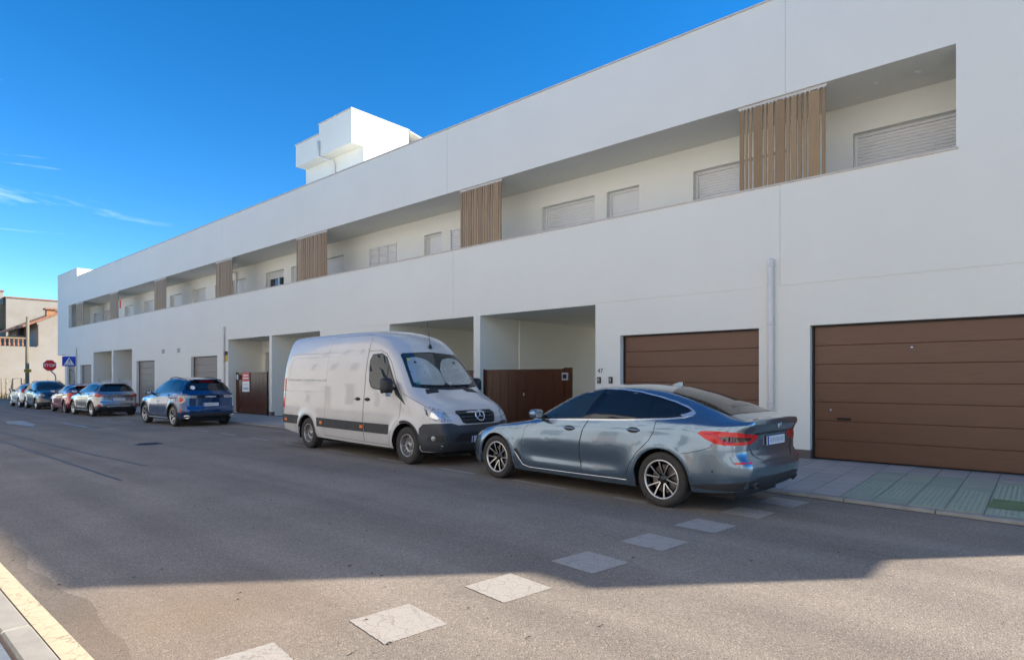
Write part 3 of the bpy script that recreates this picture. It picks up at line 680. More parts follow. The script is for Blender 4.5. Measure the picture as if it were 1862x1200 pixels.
g1, h, H_ = gate(xa, xb, 12.56, PZ+.02, 1.86, M['gatewood'], 9, 'dark brown boarded gate with lever handle and silver intercom across the passage')
MB().panel(h+.045, h+.045+(xc-xb), -.012, .0, H_+.03, .05, .006).build('gate_post', M['gatewood'], g1)
hx = onY(953, 710, 12.56); hx = (hx[0]-(xa+xb)/2, hx[1]-PZ-.02)
hd = MB().tube([(hx[0], -.012, hx[1]), (hx[0], -.06, hx[1]), (hx[0]+.11, -.062, hx[1]+.002)], .012, 8).build('lever_handle', M['blackg'], g1, smooth=True)
MB().box(hx[0]-.02, hx[0]+.02, -.02, -.0125, hx[1]-.14, hx[1]-.06).build('lock_plate', M['chrome'], hd)
ix = h+.06; ip = MB().box(ix-.06, ix+.13, -.06, -.0125, H_-.29, H_-.10).build('intercom', M['galv'], g1); MB().box(ix-.03, ix+.09, -.064, -.0605, H_-.25, H_-.14).build('intercom_screen', M['winglass'], ip)
gate(-16.2, -12.46, 12.9, PZ+.02, 1.86, M['gatewood'], 10, 'dark brown boarded gate in the passage hidden behind the white van')
xa, _ = onY(437, 672, 12.56); xb, _ = onY(488, 672, 12.56)
zg = gz(-26)+PZ+.03
g3, h, H_ = gate(xa, xb, 12.50, zg, 1.93+gz(-26), M['gatewood'], 8, 'dark brown boarded gate carrying the red and white notice')
gate(-28.25, xa-.12, 12.75, zg, 1.93+gz(-26), M['gatewood'], 3, 'narrow dark brown boarded gate leaf beside the gate with the notice')
nz_ = empty('notice_board', ((xa+xb)/2-.55, 12.47, zg+H_-.86), label='red and white printed notice board fixed on brown gate', cat='sign')
MB().box(-.33, .33, -.012, .0, 0, .86).build('panel', M['signwhite'], nz_); MB().box(-.33, .33, -.016, -.0125, .46, .86).build('red_band', mk('notice_red', (.62, .07, .06), .5), nz_)
for k, (wd, zz) in enumerate(((.22, .72), (.26, .60))): MB().box(-wd, wd, -.019, -.0165, zz-.025, zz+.025).build('print_line', M['signwhite'], nz_)
MB().box(-.25, .25, -.016, -.0125, .08, .20).build('print_line', mk('print_bluegrey', (.30, .40, .50), .5), nz_); MB().box(-.2, .2, -.016, -.0125, .30, .35).build('print_line', M['plateblur'], nz_)
MB().box(xa-.02, xa+.13, 12.40, 12.465, zg+H_-.33, zg+H_-.1).build('mail_box', M['galv'], label='small grey letterbox at the edge of the gate with the notice', cat='letterbox')
for k, (a_, b_) in enumerate(((-49.3, -45.6), (-44.98, -41.7))):
    gate(a_, b_, 12.7, gz(a_)+PZ, 1.72+gz(a_), M['palewood'], 14, ('pale weathered plank gate filling the passage next to the far garages', 'pale weathered plank gate filling the passage next to the taupe garage')[k], nm='plank_gate')
# yellow warning plate by the downpipe
yp = empty('warning_plate', (-28.55, D-.012, 2.42), label='small yellow and black warning plate beside the downpipe', cat='sign')
MB().box(-.13, .13, -.006, .011, -.02, .28).build('plate', M['yellow'], yp); MB().box(-.13, .13, -.006, .011, .281, .45).build('black_cap', M['darkmetal'], yp)

# ================================================================== end of the street
HX = -75.
def fx_(px, py, X=HX): return onX(px, py, X)
hs = empty('old_house', (HX, 14, gz(-70)), label='old cream plastered house with terracotta balustrade and tiled gable roof', cat='house')
def HB(b): return b.map(lambda p: p-Vector((HX, 14, gz(-70))))
yA, zA = fx_(0, 630); yG, _ = fx_(67, 630); zTer = fx_(40, 630)[1]
z1 = fx_(63, 586)[1]; yR, z2 = fx_(103, 573); sl = (z2-z1)/(yR-yG)
g_ = MB(); zb = -.8
HB(MB().box(HX-14, HX, 4, yG, zb, zTer)).build('lower_wall', M['oldwhite'], hs)
yE = 24.; g_.prism([(yG, zb), (yE, zb), (yE, z1+sl*3.0), (yG+6.2, z1+sl*6.2), (yG, z1)], HX-14, HX); g_.v = [(y, x, z) for x, y, z in g_.v]
HB(g_).build('gable_wall', M['oldwhite'], hs)
r_ = MB(); r_.prism([(yG-1.1, z1-sl*1.1+.02), (yG+6.2, z1+sl*6.2+.02), (yG+6.2, z1+sl*6.2+.16), (yG-1.1, z1-sl*1.1+.16)], HX-14.1, HX+.12); r_.v = [(y, x, z) for x, y, z in r_.v]
rf = HB(r_).build('tiled_roof', M['terra'], hs)
rt_ = MB()
for i in range(18): rt_.tube([(HX+.05-.02, yG-1.1+i*.41, z1-sl*1.1+.19+sl*i*.41), (HX+.05-.02, yG-1.1+i*.41+.4, z1-sl*1.1+.17+sl*(i*.41+.4))], .07, 8)
HB(rt_).build('verge_tile', M['terra'], rf, kind='stuff')
# lower eave and recessed front above the terrace
r_ = MB(); ye0 = fx_(24, 600, HX-4)[0]; ze0 = fx_(24, 600, HX-4)[1]
r_.prism([(ye0, ze0), (yG+1.5, z1+.1), (yG+1.5, z1+.24), (ye0, ze0+.14)], HX-10, HX-3.2); r_.v = [(y, x, z) for x, y, z in r_.v]
HB(r_).build('eave_roof', M['terra'], hs)
HB(MB().box(HX-10, HX-4, ye0+.9, yG+.001, zTer, ze0+.25)).build('upper_wall', M['oldwhite2'], hs)
yw, zw = fx_(60, 602, HX-4)
wo = HB(MB().box(HX-4, HX-3.93, yw-.45, yw+.35, zw-1.6, zw+.55)).build('balcony_door', M['orange'], hs)
HB(MB().box(HX-3.93, HX-3.9, yw-.3, yw+.2, zw-1.2, zw+.4)).build('pane', M['winglass'], wo)
yw2, _ = fx_(37, 602, HX-4); wo = HB(MB().box(HX-4, HX-3.93, yw2-.35, yw2+.35, zw-.6, zw+.45)).build('window', M['orange'], hs)
HB(MB().box(HX-3.93, HX-3.9, yw2-.25, yw2+.25, zw-.5, zw+.35)).build('pane', M['winglass'], wo)
HB(MB().tube([(HX+.08, yG+.05, z1-.2), (HX+.08, yG+.05, zTer+.1)], .07, 8)).build('drainpipe', mk('rust_pipe', (.10, .05, .03), .6), hs)
bl = HB(MB().box(HX-.25, HX-.02, 4, yG-.6, zTer+.75, zTer+.87)).build('balustrade', M['ochre'], hs)
bal = MB().lathe([(.05, 0), (.09, .08), (.10, .22), (.05, .42), (.08, .6), (.06, .75)], 8, 'z').build('baluster', M['terra'], mesh_only=True)
yy = 8.2
while yy < yG-.7: inst('baluster', bal, bl, (-.14, yy-14, zTer-gz(-70))); yy += .34
yc, zc = fx_(99, 566)
HB(MB().box(HX-2.2, HX-1.4, yc-.35, yc+.35, zc-.6, zc+.25)).build('chimney', M['orange'], hs); HB(MB().box(HX-2.35, HX-1.25, yc-.5, yc+.5, zc+.252, zc+.4)).build('chimney_cap', M['terra'], hs)
# taller house behind
HX2 = -92.; hb = empty('tall_house', (HX2, 14, gz(-70)), label='tall plain plastered house wall rising behind the tiled house', cat='house')
def HB2(b): return b.map(lambda p: p-Vector((HX2, 14, gz(-70))))
yt0, zt0 = onX(11, 541, HX2)
HB2(MB().box(HX2-15, HX2, yt0, yt0+16, -.8, zt0)).build('gable_wall', M['oldwhite2'], hb)
HB2(MB().box(HX2-15.1, HX2+.1, yt0-.1, yt0+16, zt0+.002, zt0+.14)).build('wall_coping', M['terra'], hb)
HB2(MB().box(HX2-15, HX2-.6, yt0-7, yt0-.001, -.8, onX(5, 600, HX2)[1])).build('side_wing', M['oldwhite2'], hb)
HB2(MB().box(HX2-15, HX2-.9, yt0-7, yt0-.001, onX(5, 598, HX2)[1], zt0-.8)).build('ochre_panel', M['ochre'], hb)
HB2(MB().box(HX2-1.6, HX2-.7, yt0-.9, yt0-.15, zt0-.8, zt0+.75)).build('chimney', M['oldwhite2'], hb); HB2(MB().box(HX2-1.7, HX2-.6, yt0-1.0, yt0-.05, zt0+.752, zt0+.9)).build('chimney_cap', M['terra'], hb)
# far pavement strip, bare plot, wire fence, dry weeds
fp = MB(); fp.quad((-74.9, -40, gz(-70)+.12), (-66, -40, gz(-70)+.12), (-66, 40, gz(-70)+.12), (-74.9, 40, gz(-70)+.12)); fp.quad((-66, -40, gz(-70)-.1), (-66, 40, gz(-70)-.1), (-66, 40, gz(-70)+.12), (-66, -40, gz(-70)+.12))
fp.build('bare_plot', M['earth'], kind='structure')
GZ = gz(-70)+.12
wf = empty('wire_fence', (-71, 12, GZ), label='rough wire fence of thin leaning posts before the old house', cat='fence')
pys = []
for px, h_ in ((3, 1.75), (11, 1.8), (22, 1.8), (44, 1.75), (60, 1.5), (88, 1.7), (104, 1.5)):
    y_ = onX(px, 690, -71)[0]-12; pys.append((y_, h_)); MB().tube([(0, y_, -.1), (random.uniform(-.05, .05), y_+random.uniform(-.06, .06), h_)], .045, 8).build('fence_post', M['pole'], wf, smooth=True)
for zz in (.5, 1.05, 1.6):
    pts = []
    for (ya, ha), (yb, hb_) in zip(pys, pys[1:]):
        for k in range(6): f = k/6; pts.append((0, ya+(yb-ya)*f, zz*min(1, ha/1.7)-.10*math.sin(f*math.pi)+random.uniform(-.02, .02)))
    MB().tube(pts, .014, 5).build('wire', M['galv'], wf)
fr_ = MB(); y_ = onX(26, 690, -70.5)[0]-12
fr_.tube([(.5, y_-.35, 0), (.5, y_-.1, 1.75), (.5, y_+.5, 1.8), (.5, y_+.5, 0)], .045, 6); fr_.tube([(.5, y_-.25, .75), (.5, y_+.5, .8)], .035, 6); fr_.build('leaning_frame', M['darkmetal'], wf)
wd = MB(); rw_ = random.Random(9)
for i in range(1500):
    x_, y_ = rw_.uniform(-74, -68), rw_.uniform(6, 18.5)
    h_ = rw_.uniform(.15, .55)*(1.6 if rw_.random() < .1 else 1); a_ = rw_.uniform(0, 3.14); dx, dy = math.cos(a_)*.02, math.sin(a_)*.02; lx, ly = rw_.uniform(-.2, .2), rw_.uniform(-.2, .2)
    wd.quad((x_-dx, y_-dy, GZ-.01), (x_+dx, y_+dy, GZ-.01), (x_+lx+dx*.3, y_+ly+dy*.3, GZ+h_), (x_+lx-dx*.3, y_+ly-dy*.3, GZ+h_))
wd.build('dry_weeds', M['weed'], kind='stuff', label='dry straw coloured weeds on the bare plot', cat='weeds')
y_ = onX(110, 690, -66.5)[0]
ub = empty('utility_box', (-66.5, y_, GZ), label='low grey utility cabinet standing beside the stop sign post', cat='cabinet')
MB().bbox(-.3, .3, -.45, .45, 0, 1.25, .02).build('cabinet_body', M['galv'], ub); MB().box(.3005, .31, -.4, -.01, .1, 1.15).build('cabinet_door', M['galv'], ub); MB().box(.3005, .31, .01, .4, .1, 1.15).build('cabinet_door', M['galv'], ub)
# wooden utility pole
y_, zt = onX(49.5, 576, -66.8); up = empty('utility_pole', (-66.8, y_, GZ), label='tall weathered wooden utility pole with small yellow plate', cat='utility pole')
MB().tube([(0, 0, -.2), (.02, 0, 3), (0, .03, zt-GZ)], [.16, .145, .12], 12).build('pole', M['pole'], up, smooth=True)
zy = onX(50, 674, -66.8)[1]-GZ
yp_ = MB().box(.17, .19, -.26, .26, zy-.13, zy+.13).build('yellow_plate', M['yellow'], up); MB().box(.1905, .195, -.18, .18, zy-.035, zy+.035).build('plate_marks', M['darkmetal'], yp_)
# stop sign
RZ = Matrix.Rotation(R(90), 4, 'Z')   # text that stood facing -Y turns to face +X
SX = -62.; y_, zc = onX(90, 664.5, SX); sg = empty('stop_sign', (SX, y_+.42, gz(SX)+.0), label='red octagonal stop sign on a bent grey post', cat='sign'); z0 = gz(SX)
MB().tube([(0, 0, 0), (0, 0, zc-z0-1.0), (0, -.06, zc-z0-.75), (0, -.30, zc-z0-.48), (0, -.40, zc-z0-.30), (0, -.42, zc-z0+.3)], .05, 10).build('post', M['galv'], sg, smooth=True)
def octo(r, y0, y1):
    b = MB(); b.prism([(r*math.cos(R(22.5+45*k)), r*math.sin(R(22.5+45*k))) for k in range(8)], y0, y1); return b
tm_ = Matrix.Translation((.07, -.42, zc-z0)) @ RZ
octo(.49, -.008, .012).map(lambda p: tm_ @ p).build('sign_back', M['signwhite'], sg); octo(.455, -.014, -.0085).map(lambda p: tm_ @ p).build('sign_face', M['signred'], sg)
text('lettering', 'STOP', .33, M['signwhite'], sg, tm_ @ Matrix.Translation((0, -.017, 0)) @ RX, .003, .008)
# pedestrian crossing sign
SX = -43.5; y_, zc = onX(125, 657, SX); z0 = gz(SX)+.09; pc = empty('crossing_sign', (SX, y_+.28, z0), label='square blue pedestrian crossing sign with white triangle on bent post', cat='sign')
MB().tube([(0, 0, 0), (0, 0, zc-z0-.75), (0, -.05, zc-z0-.6), (0, -.22, zc-z0-.42), (0, -.28, zc-z0-.3), (0, -.28, zc-z0+.2)], .038, 10).build('post', M['galv'], pc, smooth=True)
tm_ = Matrix.Translation((.05, -.28, zc-z0)) @ RZ
h_ = .335
MB().box(-h_, h_, -.008, .01, -h_*.86, h_*.86).map(lambda p: tm_ @ p).build('sign_face', M['signblue'], pc)
MB().prism([(-.26, -.215), (.26, -.215), (0, .235)], -.012, -.0085).map(lambda p: tm_ @ p).build('white_triangle', M['signwhite'], pc)
fg = MB()
fg.prism([(.02+.028*math.cos(t), .105+.028*math.sin(t)) for t in np.linspace(0, 6.28, 11)[:-1]], -.015, -.0125)
for poly in ([(-.015, .075), (.035, .072), (.04, .0), (-.01, -.01)], [(-.01, -.012), (.022, -.012), (-.02, -.08), (-.06, -.14), (-.08, -.13), (-.045, -.07)], [(.023, -.012), (.04, -.003), (.065, -.065), (.075, -.14), (.05, -.14), (.04, -.07)],
             [(-.016, .072), (-.016, .05), (-.06, .01), (-.075, .02)], [(.036, .07), (.038, .045), (.085, .015), (.09, .03)]): fg.prism(poly, -.015, -.0125)
for k in range(5): fg.prism([(-.2+k*.085, -.195), (-.16+k*.085, -.195), (-.15+k*.08, -.155), (-.18+k*.08, -.155)], -.015, -.0125)
fg.map(lambda p: tm_ @ p).build('walking_figure', M['black'], pc, kind='stuff')

# ================================================================== houses on the camera's side of the street (seen in reflections)
def opposite(x0, x1, zt, mat, label, seed):
    rn = random.Random(seed); Y = -2.6; h = empty('street_house', ((x0+x1)/2, Y, gz((x0+x1)/2)), label=label, cat='house'); ox = (x0+x1)/2
    hw = (x1-x0)/2; hl = []; x_ = -hw+.9; k = 0
    while x_ < hw-2.2:
        wd_ = rn.choice((1.2, 1.4, 1.0)); zf = 4.0
        while zf+1.4 < zt-.5: hl.append((x_, x_+wd_, zf, zf+1.4, .15, False)); zf += 3.0
        if k % 3 == 1: hl.append((x_, x_+1.1, .1, 2.3, .15, False))
        else: hl.append((x_, x_+wd_, 1.0, 2.4, .15, False))
        x_ += wd_+rn.uniform(1.2, 1.9); k += 1
    b = wall(-hw, hw, -.3, zt, 0, hl); b.v = [(-x, -y, z) for x, y, z in b.v]
    b.quad((-hw, 0, zt), (hw, 0, zt), (hw, -9, zt), (-hw, -9, zt)); b.quad((-hw, -9, -.3), (-hw, 0, -.3), (-hw, 0, zt), (-hw, -9, zt)); b.quad((hw, 0, -.3), (hw, -9, -.3), (hw, -9, zt), (hw, 0, zt))
    b.build('wall', mat, h)
    MB().box(-hw-.01, hw+.01, -.3, .18, zt+.002, zt+.16).build('cornice', M['terra'], h)
    for xa, xb, za, zb, d_, _ in hl:
        o = MB().box(-xb+.01, -xa-.01, -.2, -.13, za+.01, zb-.01).build('door' if za < .5 else 'window', M['orange'] if za < .5 else M['white'], h)
        MB().box(-xb+.1, -xa-.1, -.129, -.12, za+(.1 if za > .5 else 1.2), zb-.1).build('pane', M['winglass'], o)
    return h
opposite(-19.5, 8, 12.6, M['opp1'], 'tall white apartment house with tiled cornice across the street by the crossing', 1)
opposite(-38, -19.7, 11.0, M['opp2'], 'pale cream apartment house across the street opposite the blue car', 2)
opposite(-58, -38.2, 8.0, M['opp1'], 'white two storey house across the street near the junction', 3)


# ================================================================== vehicles
def pchip(pts):
    xs = np.array([p[0] for p in pts], float); ys = np.array([p[1] for p in pts], float); h = np.diff(xs); d = np.diff(ys)/h
    m = np.zeros(len(xs)); m[0], m[-1] = d[0], d[-1]
    for k in range(1, len(xs)-1):
        if d[k-1]*d[k] > 0: w1, w2 = 2*h[k]+h[k-1], h[k]+2*h[k-1]; m[k] = (w1+w2)/(w1/d[k-1]+w2/d[k])
    def f(x):
        x = min(max(x, xs[0]), xs[-1]); k = min(int(np.searchsorted(xs, x, 'right'))-1, len(h)-1); t = (x-xs[k])/h[k]
        return float((2*t**3-3*t**2+1)*ys[k]+(t**3-2*t**2+t)*h[k]*m[k]+(-2*t**3+3*t**2)*ys[k+1]+(t**3-t**2)*h[k]*m[k+1])
    return f
def densify(poly, d):
    o = []
    for a, b in zip(poly, poly[1:]+poly[:1]):
        n = max(1, int(math.ceil(math.hypot(b[0]-a[0], b[1]-a[1])/d))); o += [(a[0]+(b[0]-a[0])*k/n, a[1]+(b[1]-a[1])*k/n) for k in range(n)]
    return o
def rnd(poly, it=2):
    for _ in range(it):
        o = []
        for a, b in zip(poly, poly[1:]+poly[:1]): o += [(.8*a[0]+.2*b[0], .8*a[1]+.2*b[1]), (.2*a[0]+.8*b[0], .2*a[1]+.8*b[1])]
        poly = o
    return poly
def grow(poly, d):
    ar = sum(a[0]*b[1]-b[0]*a[1] for a, b in zip(poly, poly[1:]+poly[:1])); sg = 1 if ar > 0 else -1; o = []; n = len(poly)
    for k in range(n):
        a, b, c = poly[k-1], poly[k], poly[(k+1) % n]
        e1 = (b[0]-a[0], b[1]-a[1]); e2 = (c[0]-b[0], c[1]-b[1]); l1 = math.hypot(*e1) or 1; l2 = math.hypot(*e2) or 1
        n1 = (e1[1]/l1*sg, -e1[0]/l1*sg); n2 = (e2[1]/l2*sg, -e2[0]/l2*sg); nx, ny = n1[0]+n2[0], n1[1]+n2[1]; q = nx*nx+ny*ny
        if q < .25: q = .25
        o.append((b[0]+d*2*nx/q, b[1]+d*2*ny/q))
    return o
def inpoly(x, y, poly):
    r = False
    for a, b in zip(poly, poly[1:]+poly[:1]):
        if (a[1] > y) != (b[1] > y) and x < (b[0]-a[0])*(y-a[1])/(b[1]-a[1])+a[0]: r = not r
    return r
def edist(x, y, poly):
    m = 9
    for a, b in zip(poly, poly[1:]+poly[:1]):
        dx, dy = b[0]-a[0], b[1]-a[1]; t = max(0, min(1, ((x-a[0])*dx+(y-a[1])*dy)/(dx*dx+dy*dy+1e-12))); m = min(m, math.hypot(x-a[0]-t*dx, y-a[1]-t*dy))
    return m
class Car:
    """body lofted from side, plan and section tables; s = metres behind the front axle, z = height"""
    def __init__(c, name, label, cat, sp, mat, loc, heading):
        c.sp = sp; c.WB = sp['WB']; c.mat = mat; c.H = c.WB/2
        c.root = empty(name, (loc[0], loc[1], loc[2]), heading, label=label, cat=cat)
        c.body()
    def x(c, s): return c.H-s
    def body(c):
        sp = c.sp; T = {k: pchip(sp[k]) for k in ('zt', 'zs', 'zb', 'w', 'wt', 'cr')}; fx, rx = pchip(sp['fx']), pchip(sp['rx'])
        s0, s1 = sp['zt'][0][0], sp['zt'][-1][0]; Ra, zc = sp['Ra'], sp['R']
        st = list(np.arange(s0+.3, s1-.3, .055))+[s0+.3*(1-math.cos(t)) for t in np.linspace(0, math.pi/2, 10)]+[s1-.3*(1-math.cos(t)) for t in np.linspace(0, math.pi/2, 10)]
        for ax in (0, c.WB): st += [ax+(Ra+.001*(k in (0, 26)))*math.cos(math.pi*k/26) for k in range(27)]+[ax-Ra-.006, ax+Ra+.006]
        st = sorted(st); o = [st[0]]
        for v in st[1:]:
            if v-o[-1] > .0045: o.append(v)
        o[-1] = s1; st = o
        si, sh = sp.get('sill_in', .06), sp.get('sh_in', .04); bul = sp.get('bulge', .02); feat = sp.get('feat'); NL, NG, NR = 16, 9, 11
        bf, br = sp.get('bf', .55), sp.get('br', .45); rows = []
        for s in st:
            zt, zs, zb, w_, wt, crn = (T[k](s) for k in ('zt', 'zs', 'zb', 'w', 'wt', 'cr'))
            zbe = zb
            for ax in (0, c.WB):
                if abs(s-ax) < Ra: zbe = max(zbe, zc+math.sqrt(max(0, Ra*Ra-(s-ax)**2)))
            zbe = min(zbe, zs-.03); P = []
            for k in range(NL+1):
                z = zbe+(zs-zbe)*k/NL; q = (z-zb)/(zs-zb)
                y = w_-si*max(0, 1-q/.25)**2-sh*max(0, (q-.6)/.4)**2
                if feat: y += feat(s, z)
                P.append((y, z))
            ze = max(zs+.012, zt-crn); ys = P[-1][0]
            for k in range(1, NG+1):
                g = k/NG; P.append((ys+(wt-ys)*g+bul*4*g*(1-g)*min(1, (ze-zs)/.35), zs+(ze-zs)*g))
            for k in range(1, NR+1):
                q = (k/NR)**1.35; P.append((wt*(1-q), ze+(zt-ze)*(1-(1-q)**2.6)))
            A = np.array(P)
            for _ in range(sp.get('sm', 3)):
                B = A.copy(); B[NL-1:-1] = .5*A[NL-1:-1]+.25*(A[NL-2:-2]+A[NL:]); A = B
            ef = max(0, 1-(s-s0)/bf)**2; er = max(0, 1-(s1-s)/br)**2
            rows.append([(c.x(s+ef*fx(z)-er*rx(z)), y, z) for y, z in A])
        nr = len(rows[0]); V = []; F = []
        for r in rows: V += r
        nS = len(rows)
        for r in rows: V += [(x, -y, z) for x, y, z in r]
        off = nS*nr
        for i in range(nS-1):
            for k in range(nr-1):
                a = i*nr+k; F.append((a, a+1, a+nr+1, a+nr)); F.append((off+a, off+a+nr, off+a+nr+1, off+a+1))
        MC = 14
        for i, dr, bl in ((0, 1, sp.get('capf', .10)), (nS-1, -1, sp.get('capr', .07))):
            ids = []
            for k in range(nr):
                x_, y_, z_ = rows[i][k]; row = [i*nr+k]
                for q in range(1, MC):
                    t = 1-2*q/MC; V.append((x_+dr*bl*(1-t*t)*min(1, y_/.45), y_*t, z_)); row.append(len(V)-1)
                row.append(off+i*nr+k); ids.append(row)
            for k in range(nr-1):
                for q in range(MC):
                    f = (ids[k][q], ids[k][q+1], ids[k+1][q+1], ids[k+1][q]); F.append(f if dr > 0 else f[::-1])
        import bmesh
        me = bpy.data.meshes.new('body'); me.from_pydata(V, [], F); bm = bmesh.new(); bm.from_mesh(me)
        bmesh.ops.remove_doubles(bm, verts=bm.verts, dist=.0004); bmesh.ops.recalc_face_normals(bm, faces=bm.faces); bm.to_mesh(me); bm.free()
        me.polygons.foreach_set('use_smooth', [True]*len(me.polygons)); me.materials.append(c.mat); me.update()
        link(bpy.data.objects.new('body', me), c.root)
        c.vn = [v.normal.copy() for v in me.vertices]; c.vc = [v.co.copy() for v in me.vertices]; c.pf = [tuple(p.vertices) for p in me.polygons]
        c.bvh = BVHTree.FromPolygons(c.vc, c.pf); c.T = T
        # underbody and wheel liners
        ub = MB().box(c.x(s1-.25), c.x(s0+.3), -.60, .60, .17, .52); ub.build('underbody', M['black'], c.root)
        for ax in (0, c.WB):
            for sd_ in (1, -1):
                b = MB(); n = 16; yo, yi = sd_*(T['w'](ax)-.03), sd_*.58
                pr = [(c.x(ax)+(Ra+.012)*math.cos(math.pi*(k/n*1.2-.1)), zc+(Ra+.012)*math.sin(math.pi*(k/n*1.2-.1))) for k in range(n+1)]
                for (xa, za), (xb, zb_) in zip(pr, pr[1:]): b.quad((xa, yo, za), (xb, yo, zb_), (xb, yi, zb_), (xa, yi, za))
                b.build('wheel_liner', M['black'], c.root)
    def cast(c, o, d):
        h = c.bvh.ray_cast(Vector(o), Vector(d))
        if h[0] is None:
            h = c.bvh.find_nearest(Vector(o)+Vector(d)*2.0)
        p, n, fi, _ = h; vs = c.pf[fi]; nn = Vector((0, 0, 0))
        for v in vs: nn += c.vn[v]/((c.vc[v]-p).length+1e-4)
        nn.normalize()
        return p, nn
    def proj(c, pr, h, z):
        k = pr[0]
        if k == 'S': p, n = c.cast((c.x(h), pr[1]*3, z), (0, -pr[1], 0))
        elif k == 'F': p, n = c.cast((7, h, z), (-1, 0, 0))
        elif k == 'B': p, n = c.cast((-7, h, z), (1, 0, 0))
        elif k == 'T': p, n = c.cast((c.x(h), z, 6), (0, 0, -1))
        elif k == 'C': a = h/.9; p, n = c.cast((c.x(pr[1]), 0, z), (math.cos(a)*pr[2], math.sin(a), 0))
        out = Vector((0, pr[1], 0)) if k == 'S' else Vector((1, 0, 0)) if k == 'F' else Vector((-1, 0, 0)) if k == 'B' else Vector((0, 0, 1)) if k == 'T' else Vector((p.x-c.x(pr[1]), p.y, 0))
        if n.dot(out) < 0: n = -n
        return p, n
    def patch(c, name, pr, poly, mat, off=.004, dens=.06, thick=.012, parent=None, label=None):
        poly = [tuple(p) for p in poly]; bd = densify(poly, dens); vs = list(bd); xs = [p[0] for p in poly]; ys = [p[1] for p in poly]
        for X in np.arange(min(xs)+dens*.5, max(xs), dens):
            for Y in np.arange(min(ys)+dens*.5, max(ys), dens):
                if inpoly(X, Y, poly) and edist(X, Y, poly) > dens*.4: vs.append((X, Y))
        nb = len(bd); r = geometry.delaunay_2d_cdt([Vector(v) for v in vs], [(k, (k+1) % nb) for k in range(nb)], [], 1, 1e-6)
        v2, fs = r[0], r[2]; PN = [c.proj(pr, v.x, v.y) for v in v2]
        V = [p+n*off for p, n in PN]; NN = [n for p, n in PN]; F = []; ec = {}
        for f in fs:
            f = list(f); a, b, d = V[f[0]], V[f[1]], V[f[2]]
            if (b-a).cross(d-a).dot(NN[f[0]]) < 0: f = f[::-1]
            F.append(f)
            for q in range(len(f)): ec.setdefault(frozenset((f[q], f[(q+1) % len(f)])), []).append((f[q], f[(q+1) % len(f)]))
        low = {}
        for e, l in ec.items():
            if len(l) == 1:
                a, b = l[0]
                for q in (a, b):
                    if q not in low: low[q] = len(V); V.append(V[q]-NN[q]*thick); NN.append(NN[q])
                F.append((b, a, low[a], low[b]))
        me = bpy.data.meshes.new(name); me.from_pydata([tuple(v) for v in V], [], F); me.materials.append(mat)
        me.polygons.foreach_set('use_smooth', [True]*len(me.polygons)); me.update()
        me.normals_split_custom_set_from_vertices([tuple(n) for n in NN])
        o = link(bpy.data.objects.new(name, me), parent or c.root)
        if label: o['label'] = label
        return o
    def line(c, name, pr, pts, r, mat, off=.0, parent=None, closed=False, dens=.07):
        q = []
        pp = pts+[pts[0]] if closed else pts
        for a, b in zip(pp, pp[1:]):
            n = max(1, int(math.hypot(b[0]-a[0], b[1]-a[1])/dens)); q += [(a[0]+(b[0]-a[0])*k/n, a[1]+(b[1]-a[1])*k/n) for k in range(n)]
        q.append(pp[-1]); P = []
        for h, z in q: p, n = c.proj(pr, h, z); P.append(p+n*off)
        return MB().tube(P, r, 6).build(name, mat, parent or c.root, smooth=True)
    def at(c, pr, h, z): return c.proj(pr, h, z)
    def orient(c, pr, h, z, off=0):
        p, n = c.proj(pr, h, z); up = Vector((0, 0, 1)); xx = up.cross(n).normalized(); yy = n.cross(xx)
        return Matrix.Translation(p+n*off) @ Matrix((xx, yy, n)).transposed().to_4x4()
    def door(c, sd, poly, seam=.008, win=None):
        c.patch('door_gap', ('S', sd), grow(poly, seam), M['black'], .0012, .06, .01)
        return c.patch('door', ('S', sd), poly, c.mat, .003, .045, .004)
    def wheels(c, rimR, wd, style, mats, inset=.02):
        R_ = c.sp['R']; hw = wd/2; ty = MB().lathe([(rimR-.004, -hw*.86), (rimR+.012, -hw*.97), (R_*.80, -hw*1.03), (R_-.035, -hw), (R_-.012, -hw*.86), (R_-.002, -hw*.6), (R_, -.012), (R_-.006, -.008), (R_-.006, .008), (R_, .012), (R_-.002, hw*.6), (R_-.012, hw*.86), (R_-.035, hw), (rimR+.012, hw*.97), (rimR-.004, hw*.86)], 44)
        tyre = ty.build('tyre', M['rubber'], mesh_only=True, smooth=True)
        b = MB().lathe([(rimR-.02, hw*.8), (rimR-.025, hw*.55), (rimR-.04, -.0), (rimR-.03, -hw*.8)], 36)
        barrel = b.build('rim_barrel', mats[0], mesh_only=True, smooth=True)
        lip = MB().lathe([(rimR-.022, hw*.70), (rimR-.020, hw*.88), (rimR-.004, hw*.93), (rimR+.004, hw*.86)], 44).build('rim', mats[1], mesh_only=True, smooth=True)
        hub = MB().lathe([(.0, hw*.62), (.034, hw*.61), (.04, hw*.56), (.075, hw*.48), (.078, .0)], 20).build('wheel', mats[0], mesh_only=True, smooth=True)
        capm = MB().lathe([(0, hw*.66), (.027, hw*.65), (.03, hw*.60)], 16).build('hub_cap', mats[2], mesh_only=True, smooth=True)
        disc = MB().lathe([(.06, hw*.12), (rimR*.72, hw*.12), (rimR*.72, .0), (.06, .0)], 30).build('brake_disc', M['disc'], mesh_only=True)
        sp, sf = MB(), MB(); cover = None
        ro = rimR-.018; yo, yh = hw*.80, hw*.52
